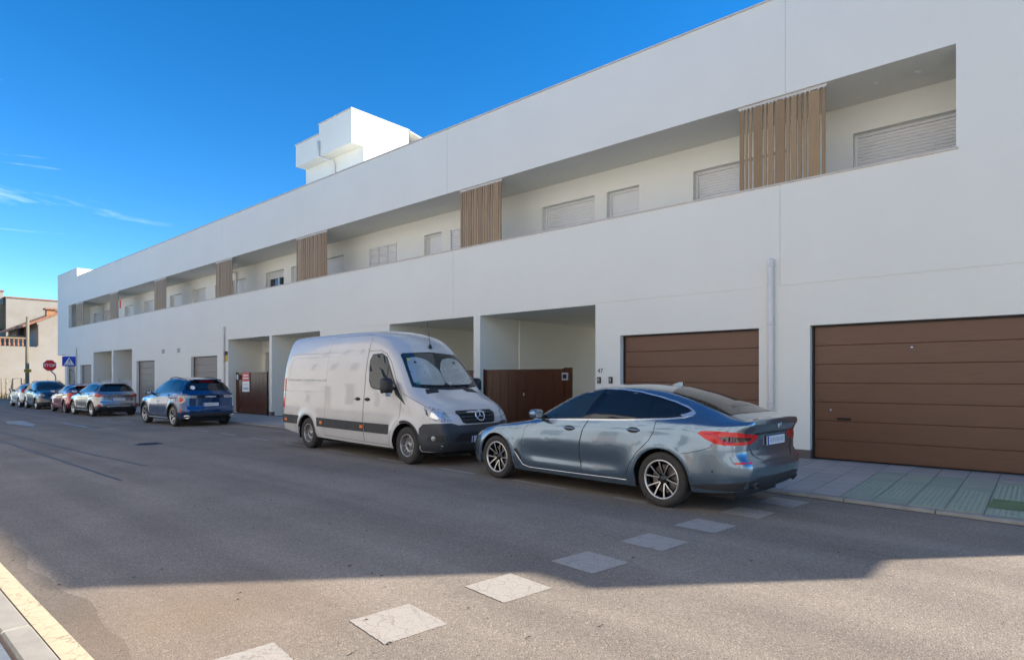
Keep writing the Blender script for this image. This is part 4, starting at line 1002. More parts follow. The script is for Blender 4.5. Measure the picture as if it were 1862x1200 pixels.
        def spoke(a0, a1, w0, w1, b0=sp, y_off=0, depth=.035, ra=.055):
            # radial bar from hub angle a0 to rim angle a1
            p0 = Vector((ra*math.cos(a0), yh+y_off, ra*math.sin(a0))); p1 = Vector((ro*math.cos(a1), yo+y_off, ro*math.sin(a1))); pm = (p0+p1)/2+Vector((0, (yo-yh)*.25, 0))
            t = (p1-p0); t.y = 0; t.normalize(); n = Vector((-t.z, 0, t.x)); i = len(b0.v)
            for p, w_ in ((p0, w0), (pm, (w0+w1)/2*.92), (p1, w1)):
                b0.v += [tuple(p-n*w_), tuple(p+n*w_), tuple(p+n*w_*1.15-Vector((0, depth, 0))), tuple(p-n*w_*1.15-Vector((0, depth, 0)))]
            for k in (0, 4):
                for q in range(4): b0.f.append((i+k+q, i+k+(q+1) % 4, i+k+4+(q+1) % 4, i+k+4+q))
            b0.f.append((i+8, i+9, i+10, i+11))
        if style == 'v10':
            for k in range(5):
                a = 2*math.pi*k/5+.3
                for d in (-1, 1):
                    spoke(a+d*.10, a+d*.315, .011, .0155); spoke(a+d*.10, a+d*.315, .006, .0095, sf, .0022, .003)
        elif style == 'y5':
            for k in range(5):
                a = 2*math.pi*k/5+.1; spoke(a, a-.10, .026, .03); spoke(a, a-.10, .012, .012, sf, .003, .003); spoke(a, a+.34, .018, .016); spoke(a, a+.34, .010, .012, sf, .003, .003)
        elif style == 's5':
            for k in range(5):
                a = 2*math.pi*k/5+.5
                for d in (-1, 1): spoke(a+d*.2, a+d*.2, .02, .026); spoke(a+d*.2, a+d*.2, .017, .023, sf, .003, .003)
        elif style == 'steel':
            n = 14; r0, r1 = rimR*.60, rimR*.86
            cv = MB().lathe([(.0, hw*.50), (.07, hw*.50), (.085, hw*.30), (rimR*.42, hw*.22), (rimR*.60, hw*.38)], 42)
            for k in range(n*3):
                if k % 3 == 0:
                    pass
            for k in range(n):
                a0, a1 = 2*math.pi*(k+.0)/n, 2*math.pi*(k+.45)/n
                for q in range(2):
                    t0, t1 = a0+(a1-a0)*q/2, a0+(a1-a0)*(q+1)/2
                    cv.quad(*[(r*math.cos(t), y, r*math.sin(t)) for r, t, y in ((r0, t0, hw*.38), (r1, t0, hw*.30), (r1, t1, hw*.30), (r0, t1, hw*.38))])
            cv.lathe([(r1, hw*.30), (rimR*.93, hw*.36), (rimR-.02, hw*.72)], 42)
            for k in range(6): cv.lathe([(0, hw*.30+.025), (.010, hw*.30+.025), (.013, hw*.25)], 8, 'y', (rimR*.40*math.cos(k*1.047), 0, rimR*.40*math.sin(k*1.047)))
            cover = cv.build('wheel_disc', mats[1], mesh_only=True, smooth=True, sharp=35)
        spm = sp.build('spokes', mats[0], mesh_only=True) if sp.v else None; sfm = sf.build('spoke_faces', mats[1], mesh_only=True) if sf.v else None
        for ax in (0, c.WB):
            for sd in (1, -1):
                y = sd*(c.T['w'](ax)-hw-inset)
                wh = inst('wheel', hub, c.root, (c.x(ax), y, R_), (0, random.uniform(0, 6), 0 if sd > 0 else math.pi))
                inst('tyre', tyre, wh); inst('rim', lip, wh); inst('rim_barrel', barrel, wh); inst('hub_cap', capm, wh); inst('brake_disc', disc, wh)
                if spm: inst('spokes', spm, wh); inst('spoke_faces', sfm, wh)
                if cover: inst('wheel_disc', cover, wh)
    def mirror(c, s, z, sd, mat, big=1.0, shape='car'):
        p, n = c.at(('S', sd), s, z-.02); y0 = abs(p.y); b = MB(); L_ = .17*big; prof = []
        # rounded shell: rings along x
        for fx_, sc in ((-.075, .72), (-.06, .95), (-.02, 1.0), (.03, .92), (.065, .68), (.085, .28)):
            ring = []
            for k in range(14):
                t = 2*math.pi*k/14; cy, sz = math.cos(t), math.sin(t); e = .36 if shape == 'van' else .6
                yy = .105*sc*math.copysign(abs(cy)**e, cy)*big*(.8 if shape == 'van' else 1); zz = .068*sc*math.copysign(abs(sz)**e, sz)*big*(1.75 if shape == 'van' else 1)
                ring.append((c.x(s)+fx_*big, sd*(y0+.055+.105*big)+yy, z+.05+zz))
            prof.append(ring)
        i0 = 0
        for r_ in prof: b.v += r_
        for k in range(len(prof)-1):
            for q in range(14): b.f.append((k*14+q, k*14+(q+1) % 14, (k+1)*14+(q+1) % 14, (k+1)*14+q))
        b.f.append(tuple(range(14))[::-1]); e_ = (len(prof)-1)*14; b.f.append(tuple(e_+k for k in range(14)))
        m = b.build('mirror', mat, c.root, smooth=True, sharp=50)
        MB().box(c.x(s)-.06, c.x(s)+.03, min(sd*(y0-.03), sd*(y0+.08)), max(sd*(y0-.03), sd*(y0+.08)), z-.03, z+.03).build('mirror_arm', M['black'], m)
        g_ = MB(); cx = c.x(s)-.0765*big; cy = sd*(y0+.055+.105*big); hh = .045*big*(1.75 if shape == 'van' else 1)
        g_.quad((cx, cy-.07*big, z+.05-hh), (cx, cy+.07*big, z+.05-hh), (cx, cy+.07*big, z+.05+hh), (cx, cy-.07*big, z+.05+hh)); g_.build('mirror_glass', M['chrome'], m)
        return m
    def handle(c, door, sd, s, z, mat, recess=True, Lh=.20):
        pr = ('S', sd)
        if recess: c.patch('handle_recess', pr, [(s+.095*math.cos(t), z+.038*math.sin(t)) for t in np.linspace(0, 6.283, 17)[:-1]], M['black'], .004, .05, .004, parent=door)
        P = []
        for k in range(7):
            f = k/6; p, n = c.proj(pr, s-Lh/2+Lh*f, z); P.append(p+n*(.006+.024*math.sin(math.pi*f)**.5))
        MB().tube(P, [.010, .014, .016, .016, .016, .014, .010], 8).build('handle', mat, door, smooth=True)
    def arcs(c, sd, ax, r0, r1, mat, name='wheel_arch_trim', a0=-8, a1=188, off=.008, thick=.012):
        zc = c.sp['R']; A = [R(a0+(a1-a0)*k/22) for k in range(23)]
        return c.patch(name, ('S', sd), [(ax-r1*math.cos(t), zc+r1*math.sin(t)) for t in A]+[(ax-r0*math.cos(t), zc+r0*math.sin(t)) for t in A[::-1]], mat, off, .05, thick)
    def plate(c, pr, h, z, wd=.52, hh=.11, off=.012, blur=True):
        m = c.orient(pr, h, z, off)
        o = MB().box(-wd/2, wd/2, -hh/2, hh/2, -.006, .006).map(lambda p: m @ p).build('number_plate', M['plate'], c.root)
        MB().box(-wd/2+.001, -wd/2+.042, -hh/2+.001, hh/2-.001, .0062, .0075).map(lambda p: m @ p).build('plate_band', M['plateblue'], o)
        if blur: MB().box(-wd/2+.07, wd/2-.04, -hh*.28, hh*.28, .0062, .0072).map(lambda p: m @ p).build('plate_smudge', M['plateblur'], o)
        return o, m
def roundel(c, m, r, parent=None, nm='emblem'):
    o = MB().lathe([(r*1.08, -.004), (r*1.1, .003), (r*.84, .005), (r*.80, .003)], 24, 'z').map(lambda p: m @ p).build(nm, M['chrome'], parent or c.root, smooth=True)
    MB().lathe([(r*1.04, .0045), (r*.80, .0047)], 24, 'z').map(lambda p: m @ p).build('emblem_ring', M['blackg'], o)
    for k in range(4):
        b = MB(); pts = [(0, 0, .0042)]+[(r*.79*math.cos(t), r*.79*math.sin(t), .0042) for t in np.linspace(k*math.pi/2, (k+1)*math.pi/2, 7)]; b.quad(*pts)
        b.map(lambda p: m @ p).build('emblem_quarter', EMB[k % 2], o)
    return o
EMB = (mk('emblem_white', (.75, .76, .78), .3), mk('emblem_blue', (.03, .22, .55), .3))

def place(front, rear, half, z=0):
    """front/rear: ground points under the near-side wheels; half: centre line offset; near side is towards -Y"""
    f = Vector((front[0], front[1])); r = Vector((rear[0], rear[1])); d = (f-r).normalized(); n = Vector((-d.y, d.x))
    if n.y < 0: n = -n
    c_ = (f+r)/2+n*half
    return (c_.x, c_.y, z), math.atan2(d.y, d.x)

# ---- blue-grey fastback (nearest car)
def smoothstep(a, b, x): t = max(0, min(1, (x-a)/(b-a))); return t*t*(3-2*t)
def bmw_feat(s, z):
    y = 0
    zc = .93+.012*s; y += .008*math.exp(-((z-zc)/.05)**2)*smoothstep(.1, .8, s)*(1-smoothstep(2.6, 3.6, s))
    y -= .030*math.exp(-((z-.46)/.12)**2)*smoothstep(.55, .9, s)*(1-smoothstep(2.3, 2.6, s))
    for ax in (0, 3.07):
        d = math.hypot(s-ax, (z-.345)); y += .014*math.exp(-((d-.42)/.09)**2)*smoothstep(.28, .42, z)
    return y
bsp = dict(WB=3.07, R=.348, Ra=.392, bf=.6, br=.42, capf=.10, capr=.06, sm=4,
    zt=[(-.80, .60), (-.76, .70), (-.6, .79), (-.2, .89), (.3, .965), (.62, 1.02), (.74, 1.05), (1.0, 1.185), (1.35, 1.365), (1.65, 1.475), (2.0, 1.535), (2.35, 1.545), (2.8, 1.515), (3.2, 1.432), (3.6, 1.305), (3.85, 1.215), (4.0, 1.165), (4.05, 1.15), (4.115, 1.145)],
    zs=[(-.80, .56), (-.7, .66), (-.3, .80), (.3, .90), (.8, .965), (1.8, 1.01), (2.9, 1.05), (3.5, 1.065), (3.9, 1.06), (4.115, 1.06)],
    zb=[(-.80, .22), (-.5, .20), (0, .2), (3.07, .21), (3.5, .24), (4.115, .29)],
    w=[(-.80, .62), (-.74, .74), (-.6, .83), (-.35, .89), (0, .93), (1.5, .94), (2.8, .945), (3.25, .94), (3.6, .905), (3.9, .855), (4.05, .79), (4.115, .735)],
    wt=[(-.80, .50), (-.3, .68), (.6, .75), (.9, .73), (1.3, .685), (1.7, .655), (2.2, .645), (2.8, .63), (3.3, .61), (3.7, .61), (4.0, .66), (4.115, .66)],
    cr=[(-.80, .05), (.6, .05), (.8, .045), (1.3, .05), (1.8, .07), (2.8, .07), (3.5, .07), (3.9, .05), (4.115, .03)],
    fx=[(.2, .06), (.42, 0), (.6, .03), (.8, .12), (1.0, .2)],
    rx=[(.28, .12), (.36, .03), (.48, 0), (.60, .0), (.66, .035), (.72, .075), (.93, .075), (1.0, .045), (1.06, .005), (1.15, 0)], feat=bmw_feat)
loc, hd_ = place(gr(910, 868), gr(1210, 920), .82)
car = Car('fastback_car', 'blue grey metallic fastback car with chrome window line parked behind the van', 'car', bsp, P_BMW, loc, hd_)
car.wheels(.248, .245, 'v10', (M['blackg'], M['alu'], M['darkmetal']), .012)
dlo = [(.80, 1.005), (.98, 1.10), (1.25, 1.25), (1.5, 1.37), (1.75, 1.435), (2.0, 1.458), (2.3, 1.455), (2.6, 1.425), (2.9, 1.37), (3.15, 1.305), (3.33, 1.245), (3.41, 1.205), (3.42, 1.175), (3.36, 1.145), (3.1, 1.115), (2.5, 1.075), (1.8, 1.045), (1.2, 1.02)]
for sd in (1, -1):
    pr = ('S', sd)
    fd = car.door(sd, [(.60, .30), (.60, .62), (.66, .84), (.80, .985), (1.3, 1.008), (1.88, 1.032), (1.80, .9), (1.75, .7), (1.74, .5), (1.79, .29), (1.2, .265), (.8, .275)])
    rd_ = car.door(sd, [(1.81, .29), (1.76, .5), (1.77, .7), (1.82, .9), (1.90, 1.033), (2.5, 1.063), (2.98, 1.09), (2.965, .95), (2.90, .83), (2.72, .66), (2.60, .48), (2.54, .31), (2.2, .295)])
    car.patch('window_trim', pr, grow(dlo, .017), M['chrome'], .0035, .05, .006)
    fr = car.patch('window_frame', pr, dlo, M['blackg'], .005, .05, .004)
    wq = [(3.40, 1.21), (3.46, 1.19), (3.44, 1.155), (3.34, 1.135), (3.28, 1.16), (3.36, 1.185)]
    car.patch('quarter_chrome', pr, wq, M['chrome'], .0065, .04, .004)
    car.patch('front_window', pr, [(.93, 1.03), (1.02, 1.095), (1.27, 1.235), (1.5, 1.348), (1.75, 1.412), (1.99, 1.438), (1.90, 1.30), (1.78, 1.06), (1.3, 1.04)], M['glassl'], .0062, .05, .004)
    car.patch('rear_window', pr, [(1.92, 1.065), (2.03, 1.26), (2.13, 1.438), (2.35, 1.43), (2.6, 1.402), (2.81, 1.365), (2.83, 1.2), (2.86, 1.105), (2.4, 1.085)], M['glass'], .0062, .05, .004)
    car.patch('quarter_window', pr, [(2.885, 1.108), (2.855, 1.2), (2.84, 1.358), (3.1, 1.295), (3.28, 1.235), (3.345, 1.2), (3.33, 1.172), (3.2, 1.14)], M['glass'], .0062, .05, .004)
    car.handle(fd, sd, 1.56, .905, car.mat); car.handle(rd_, sd, 2.66, .945, car.mat)
    car.line('sill_trim', pr, [(.44, .50), (.50, .44), (.62, .29), (.75, .262), (1.5, .268), (2.55, .285)], .008, M['chrome'], .002)
    car.patch('fender_vent', pr, [(.44, .52), (.49, .53), (.60, .40), (.60, .30)], M['black'], .004, .04, .005)
    car.mirror(.98, 1.04, sd, car.mat)
    for ax in (0, 3.07): car.arcs(sd, ax, .398, .425, car.mat, 'wheel_arch_lip', 2, 178, .006, .01)
    car.line('bumper_seam', pr, [(3.36, .70), (3.45, .715), (3.6, .755), (3.72, .80), (3.74, .84)], .0035, M['black'], 0)
    # tail lamp wraps round the corner
    tl_ = [(3.56, .955), (3.60, .985), (3.72, .992), (4.02, .985), (4.08, .97), (4.09, .90), (4.05, .845), (3.90, .83), (3.78, .845), (3.66, .895)]
    lamp = car.patch('tail_lamp', pr, [(a, b) for a, b in tl_ if a < 4.03]+[(4.03, .845)][:0], M['redlens'], .010, .045, .014)
    car.patch('lamp_core', pr, [(3.80, .925), (3.98, .935), (3.98, .875), (3.88, .875)], M['darklens'], .013, .045, .006, parent=lamp)
    car.line('lamp_strip', pr, [(3.64, .955), (3.75, .955), (3.80, .93), (3.86, .875), (3.96, .865)], .008, mk('lamp_pink', (.62, .03, .09), .2, coat=.5), .012, parent=lamp)
# rear end: cylindrical patches about a point inside the boot
cy = ('C', 3.0, -1)
for sd in (1, -1):
    A = lambda d: R(d)*.9*sd
    lamp = car.patch('tail_lamp', cy, [(A(47), .992), (A(38), .985), (A(33), .965), (A(23), .945), (A(21.5), .92), (A(25), .875), (A(30), .838), (A(40), .833), (A(47), .84)], M['redlens'], .009, .04, .014)
    car.patch('lamp_core', cy, [(A(44), .935), (A(33), .925), (A(27), .915), (A(30), .878), (A(44), .87)], M['darklens'], .012, .04, .006, parent=lamp)
    car.patch('reflector', cy, [(A(40), .640), (A(30), .645), (A(30), .622), (A(39.5), .618)], M['redref'], .006, .04, .008)
    ex = ('B',)
    m = car.orient(('B',), sd*.56, .36, .0); MB().lathe([(.040, -.06), (.042, .03), (.048, .035), (.050, .0), (.050, -.06)], 18, 'z').map(lambda p: m @ p).build('exhaust_tip', M['darkmetal'], car.root, smooth=True)
    m = car.orient(cy, A(50), .52, .002); MB().lathe([(0, .002), (.012, .002), (.014, -.002)], 12, 'z').map(lambda p: m @ p).build('parking_sensor', M['darkmetal'], car.root)
car.patch('rear_valance', cy, [(R(-62)*.9, .33), (R(-40)*.9, .40), (R(-22)*.9, .455), (R(22)*.9, .455), (R(40)*.9, .40), (R(62)*.9, .33), (R(60)*.9, .30), (R(-60)*.9, .30)], M['clad'], .006, .05, .012)
car.patch('boot_recess', cy, [(R(-20)*.9, .93), (R(20)*.9, .93), (R(19)*.9, .77), (R(-19)*.9, .77)], car.mat, .003, .05, .008)
car.plate(('B',), 0, .865, .50, .105, .018)
car.line('boot_seam', cy, [(R(-33)*.9, 1.04), (R(-31)*.9, .85), (R(-26)*.9, .70), (R(-19)*.9, .635), (R(19)*.9, .635), (R(26)*.9, .70), (R(31)*.9, .85), (R(33)*.9, 1.04)], .004, M['black'], 0)
car.line('boot_undercut', cy, [(R(-24)*.9, .955), (0, .962), (R(24)*.9, .955)], .012, M['black'], .0)
roundel(car, car.orient(('B',), 0, 1.04, .006), .041)
rwin = [(3.02, -.52), (2.96, -.3), (2.94, 0), (2.96, .3), (3.02, .52), (3.5, .565), (3.82, .58), (3.88, .3), (3.90, 0), (3.88, -.3), (3.82, -.58), (3.5, -.565)]
car.patch('rear_screen_frame', ('T',), grow(rwin, .02), M['blackg'], .003, .06, .005); car.patch('rear_screen', ('T',), rwin, M['glass'], .005, .06, .005)
car.patch('windscreen', ('T',), [(.80, -.66), (.73, 0), (.80, .66), (1.3, .60), (1.62, .55), (1.68, 0), (1.62, -.55), (1.3, -.60)], M['glassl'], .004, .06, .005)
MB().prism([(car.x(2.66), 1.52), (car.x(2.85), 1.505), (car.x(2.845), 1.562), (car.x(2.79), 1.563)], -.016, .016).build('aerial_fin', car.mat, car.root)
for sd in (1, -1):
    car.patch('headlamp', ('C', .2, 1), [(R(33)*.9*sd, .70), (R(52)*.9*sd, .755), (R(57)*.9*sd, .74), (R(50)*.9*sd, .66), (R(36)*.9*sd, .63)], M['clear'], .005, .05, .01)
    car.patch('kidney_grille', ('F',), [(sd*.04, .68), (sd*.30, .68), (sd*.32, .52), (sd*.05, .50)], M['blackg'], .006, .05, .012)
car.plate(('F',), 0, .44, .52, .11, .012, False)

# ---- white panel van
def van_feat(s, z):
    y = .010*math.exp(-((z-1.30+.035*max(0, 1.5-s))/.03)**2)*smoothstep(.2, .8, s)
    y -= .022*smoothstep(1.42, 1.50, z)*(1-smoothstep(2.02, 2.10, z))*smoothstep(1.5, 1.6, s)*(1-smoothstep(4.75, 4.9, s))
    for ax in (0, 3.81):
        d = math.hypot(s-ax, z-.355); y += .03*math.exp(-((d-.47)/.08)**2)*(1 if z > .3 else 0)
    return y
vsp = dict(WB=3.81, R=.355, Ra=.425, bf=.6, br=.75, capf=.10, capr=.03, sm=3, sill_in=.03, sh_in=.03, bulge=.05,
    zt=[(-.94, .98), (-.88, 1.08), (-.7, 1.17), (-.4, 1.28), (-.14, 1.40), (-.05, 1.46), (.2, 1.76), (.5, 2.10), (.62, 2.21), (.85, 2.40), (1.15, 2.55), (1.6, 2.635), (2.4, 2.66), (4.5, 2.655), (4.9, 2.64), (5.04, 2.60), (5.1, 2.52)],
    zs=[(-.94, .88), (-.7, 1.02), (-.3, 1.16), (.1, 1.30), (.8, 1.36), (5.1, 1.38)],
    zb=[(-.94, .28), (-.5, .27), (0, .27), (3.8, .30), (4.5, .34), (5.1, .40)],
    w=[(-.94, .80), (-.88, .86), (-.7, .93), (-.4, .97), (0, .985), (1, .99), (4.9, .985), (5.05, .97), (5.1, .94)],
    wt=[(-.94, .68), (-.5, .77), (-.1, .83), (.2, .81), (.6, .785), (1.0, .79), (1.6, .80), (4.8, .80), (5.1, .79)],
    cr=[(-.94, .04), (-.1, .06), (.3, .05), (.7, .07), (1.2, .09), (4.8, .09), (5.1, .09)],
    fx=[(.27, .12), (.42, .01), (.6, .0), (.8, .05), (1.0, .13), (1.2, .2)],
    rx=[(.3, .0), (1.4, 0), (1.9, .06), (2.3, .15), (2.66, .26)], feat=van_feat)
loc, hd_ = place(gr(747, 843), gr(568, 814), .86)
van = Car('panel_van', 'white high roof panel van with dark bumper and foil sunshade behind its windscreen', 'van', vsp, P_VAN, loc, hd_)
van.wheels(.215, .235, 'steel', (M['steel'], M['steel'], M['darkmetal']), .02)
for sd in (-1, 1):
    pr = ('S', sd)
    arc = [(.52*math.cos(t), .355+.52*math.sin(t)) for t in np.linspace(R(14), R(64), 6)]
    fd = van.door(sd, [(.52, .33), *arc, (.18, .95), (.16, 1.30), (.62, 1.93), (.80, 2.10), (1.0, 2.17), (1.36, 2.17), (1.40, 1.4), (1.44, .8), (1.40, .33)], .009)
    sl_ = van.door(sd, [(1.43, .33), (1.47, .8), (1.43, 1.4), (1.39, 2.17), (1.36, 2.50), (2.85, 2.52), (2.95, 2.2), (2.97, 1.4), (3.0, .8), (3.02, .36)], .009)
    win_ = [(1.24, 1.56), (1.27, 1.98), (1.20, 2.08), (.93, 2.09), (.78, 2.02), (.36, 1.46), (.40, 1.42), (.75, 1.40), (1.10, 1.43), (1.19, 1.47)]
    van.patch('window_seal', pr, grow(win_, .025), M['black'], .0045, .05, .006); van.patch('side_window', pr, win_, M['glassl'], .0065, .05, .005)
    van.patch('quarter_bar', pr, [(.62, 1.42), (.66, 1.42), (.68, 1.86), (.65, 1.83)], M['black'], .009, .05, .004)
    van.patch('mirror_base', pr, [(.36, 1.50), (.24, 1.36), (.02, 1.12), (.34, 1.30), (.40, 1.40)], M['black'], .012, .04, .02)
    m = van.mirror(.36, 1.42, sd, M['black'], 1.3, 'van')
    for z_, h_ in ((1.42, M['clear']),):
        p_, n_ = van.at(pr, .40, 1.5); MB().box(van.x(.36)-.02, van.x(.36)+.08, min(sd*1.12, sd*1.24), max(sd*1.12, sd*1.24), 1.27, 1.34).build('indicator', M['clear'], m)
    van.handle(fd, sd, 1.30, 1.19, M['black']); van.handle(sl_, sd, 1.66, 1.19, M['black'])
    # lower rubbing strips
    strip = [(.56, .53), (1.395, .53), (1.415, .72), (.545, .72)]; van.patch('side_strip', pr, strip, M['clad'], .014, .05, .02, parent=fd)
    van.patch('side_strip', pr, [(1.435, .53), (3.0, .535), (2.99, .73), (1.455, .72)], M['clad'], .014, .05, .02, parent=sl_)
    van.patch('side_strip', pr, [(3.03, .535), (3.32, .54), (3.36, .735), (3.02, .73)], M['clad'], .014, .05, .02)
    van.patch('side_strip', pr, [(4.28, .545), (5.04, .55), (5.05, .75), (4.25, .745)], M['clad'], .014, .05, .02)
    for s_ in (1.50, 3.16, 4.86):
        van.patch('side_marker', pr, [(s_-.055, .60), (s_+.055, .60), (s_+.055, .66), (s_-.055, .66)], M['amber'], .02, .05, .012)
    rl_ = [(3.02, 1.555), (4.82, 1.56), (4.82, 1.60), (3.02, 1.595)]
    van.patch('slide_rail', pr, rl_, M['galv'], .010, .06, .012)
    van.line('panel_line', pr, [(3.05, 1.32), (4.95, 1.32)], .004, M['joint'], 0)
    van.line('panel_line', pr, [(1.55, 2.08), (2.9, 2.09), (4.45, 2.09), (4.66, 2.04), (4.78, 1.6)], .004, M['joint'], 0)
    van.line('roof_seam', pr, [(1.5, 2.18), (4.6, 2.18)], .005, M['joint'], 0)
    van.line('bonnet_seam', pr, [(-.62, 1.06), (-.35, 1.16), (-.1, 1.25), (.12, 1.33)], .004, M['black'], 0)
    for ax in (0, 3.81): van.arcs(sd, ax, .432, .475, M['clad'] if ax == 0 else van.mat, 'wheel_arch_trim', 4, 176 if ax else 110, .008, .012)
    for za, zb_, mt in ((.92, 1.16, 'redlens'), (1.165, 1.30, 'clear'), (1.305, 1.62, 'redlens')):
        van.patch('tail_lamp', ('C', 4.2, -1), [(R(46)*.9*sd, za), (R(53)*.9*sd, za), (R(53)*.9*sd, zb_), (R(46)*.9*sd, zb_)], M[mt], .012, .04, .015)
    A = lambda d: R(d)*.9*sd
    hl = van.patch('headlamp', ('C', .3, 1), [(A(50), 1.09), (A(44), 1.095), (A(36), 1.05), (A(31), .98), (A(27), .84), (A(29), .825), (A(37), .825), (A(44), .87), (A(48), .96)], M['clear'], .006, .04, .012)
    van.patch('lamp_bowl', ('C', .3, 1), rnd([(A(43), 1.0), (A(36), 1.0), (A(33), .90), (A(39), .87), (A(44), .92)]), M['chrome'], .009, .03, .004, parent=hl)
    van.patch('lamp_mask', ('C', .3, 1), rnd([(A(48), 1.06), (A(46), 1.0), (A(45), .92), (A(47), .95)], 1), M['darkmetal'], .009, .03, .004, parent=hl)
    van.patch('bonnet_vent', ('T',), [(-.10, sd*.30), (-.10, sd*.60), (-.23, sd*.66), (-.23, sd*.36)], M['black'], .004, .05, .006)
    van.patch('fog_recess', ('C', .3, 1), rnd([(A(45), .57), (A(33), .60), (A(30), .52), (A(36), .46), (A(46), .47)]), M['black'], .014, .04, .004)
    m = van.orient(('C', .3, 1), A(41), .53, .012); MB().lathe([(0, .016), (.03, .014), (.04, .008), (.048, .0)], 16, 'z').map(lambda p: m @ p).build('fog_lamp', M['clear'], van.root, smooth=True)
bp = [(-54, .29), (-54, .70), (-50, .78), (-40, .80), (-28, .80), (-22, .76), (22, .76), (28, .80), (40, .80), (50, .78), (54, .70), (54, .29), (40, .286), (-40, .286)]
van.patch('front_bumper', ('C', .3, 1), [(R(a)*.9, z) for a, z in bp], M['bumperblk'], .010, .06, .02)
van.patch('lower_intake', ('C', .3, 1), [(R(a)*.9, z) for a, z in ((-20, .62), (20, .62), (26, .50), (24, .47), (-24, .47), (-26, .50))], M['black'], .013, .05, .004)
van.plate(('F',), 0, .50, .52, .115, .024, False)
text('plate_letter', 'E', .035, M['signwhite'], van.root, van.orient(('F',), -.238, .47, .033), .001)
gp = [(-.47, .985), (-.43, 1.015), (.43, 1.015), (.47, .985), (.40, .80), (.33, .775), (-.33, .775), (-.40, .80)]
van.patch('grille_surround', ('F',), grow(gp, .035), van.mat, .006, .05, .012)
gr_ = van.patch('grille', ('F',), gp, M['black'], .010, .05, .008)
for z_ in (.83, .89, .95):
    hw_ = .36+(z_-.80)*.4
    P = [van.proj(('F',), y_, z_) for y_ in np.linspace(-hw_, hw_, 14)]
    MB().tube([p+n*.022 for p, n in P], .018, 8).build('grille_bar', M['clad'], gr_, smooth=True)
m = van.orient(('F',), 0, .905, .05); st_ = MB(); rr = .105
st_.tube([tuple((rr*math.cos(t), rr*math.sin(t), 0)) for t in np.linspace(0, 2*math.pi, 33)], .010, 8, cap=False)
for k in range(3):
    t = R(90+120*k); d = (math.cos(t), math.sin(t)); n2 = (-d[1], d[0])
    st_.quad((n2[0]*.018, n2[1]*.018, .004), (d[0]*rr, d[1]*rr, .006), (-n2[0]*.018, -n2[1]*.018, .004)); st_.quad((n2[0]*.018, n2[1]*.018, .004), (d[0]*rr, d[1]*rr, .006), (d[0]*.0, d[1]*.0, .016)); st_.quad((0, 0, .016), (d[0]*rr, d[1]*rr, .006), (-n2[0]*.018, -n2[1]*.018, .004))
st_.map(lambda p: m @ p).build('star_emblem', M['chrome'], gr_, smooth=True, sharp=30)
ws = [(-.80, 1.47), (-.4, 1.425), (0, 1.41), (.4, 1.425), (.80, 1.47), (.76, 1.75), (.70, 2.06), (.66, 2.09), (0, 2.13), (-.66, 2.09), (-.70, 2.06), (-.76, 1.75)]
van.patch('windscreen_seal', ('F',), grow(ws, .022), M['black'], .004, .06, .006); wsc = van.patch('windscreen', ('F',), ws, M['glassl'], .006, .06, .005)
for sd in (1, -1):
    van.patch('sunshade', ('F',), rnd([(sd*.008, 1.47), (sd*.40, 1.475), (sd*.755, 1.51), (sd*.73, 1.70), (sd*.69, 1.90), (sd*.64, 2.0), (sd*.45, 2.04), (sd*.22, 2.0), (sd*.09, 1.88), (sd*.008, 1.76)], 1), M['sunshade'], .009, .05, .002)
    m = van.orient(('F',), sd*.50, 1.93, .010); MB().lathe([(0, .003), (.03, .003), (.034, 0)], 16, 'z').map(lambda p: m @ p).build('suction_cup', M['black'], van.root)
van.patch('sticker', ('F',), [(-.64, 1.97), (-.58, 1.97), (-.58, 2.01), (-.64, 2.01)], mk('sticker_yellow', (.62, .62, .05), .4), .0095, .05, .002)
van.patch('sticker', ('F',), [(-.70, 1.50), (-.62, 1.495), (-.62, 1.54), (-.70, 1.545)], mk('sticker_green', (.03, .22, .17), .4), .0095, .05, .002)
P = [van.proj(('F',), y_, 1.455+.05*abs(y_)**2) for y_ in np.linspace(-.62, .62, 12)]
MB().tube([p+n*.025 for p, n in P], .012, 6).build('wiper', M['black'], van.root, smooth=True)
p_, n_ = van.at(('T',), .66, .12); MB().lathe([(.045, -.01), (.04, .03), (.018, .075), (.006, .09)], 10, 'z', tuple(p_)).build('aerial_base', M['black'], van.root, smooth=True)
MB().tube([tuple(p_+Vector((0, 0, .05))), tuple(p_+Vector((-.10, 0, .55)))], .006, 5).build('aerial', M['darkmetal'], van.root)

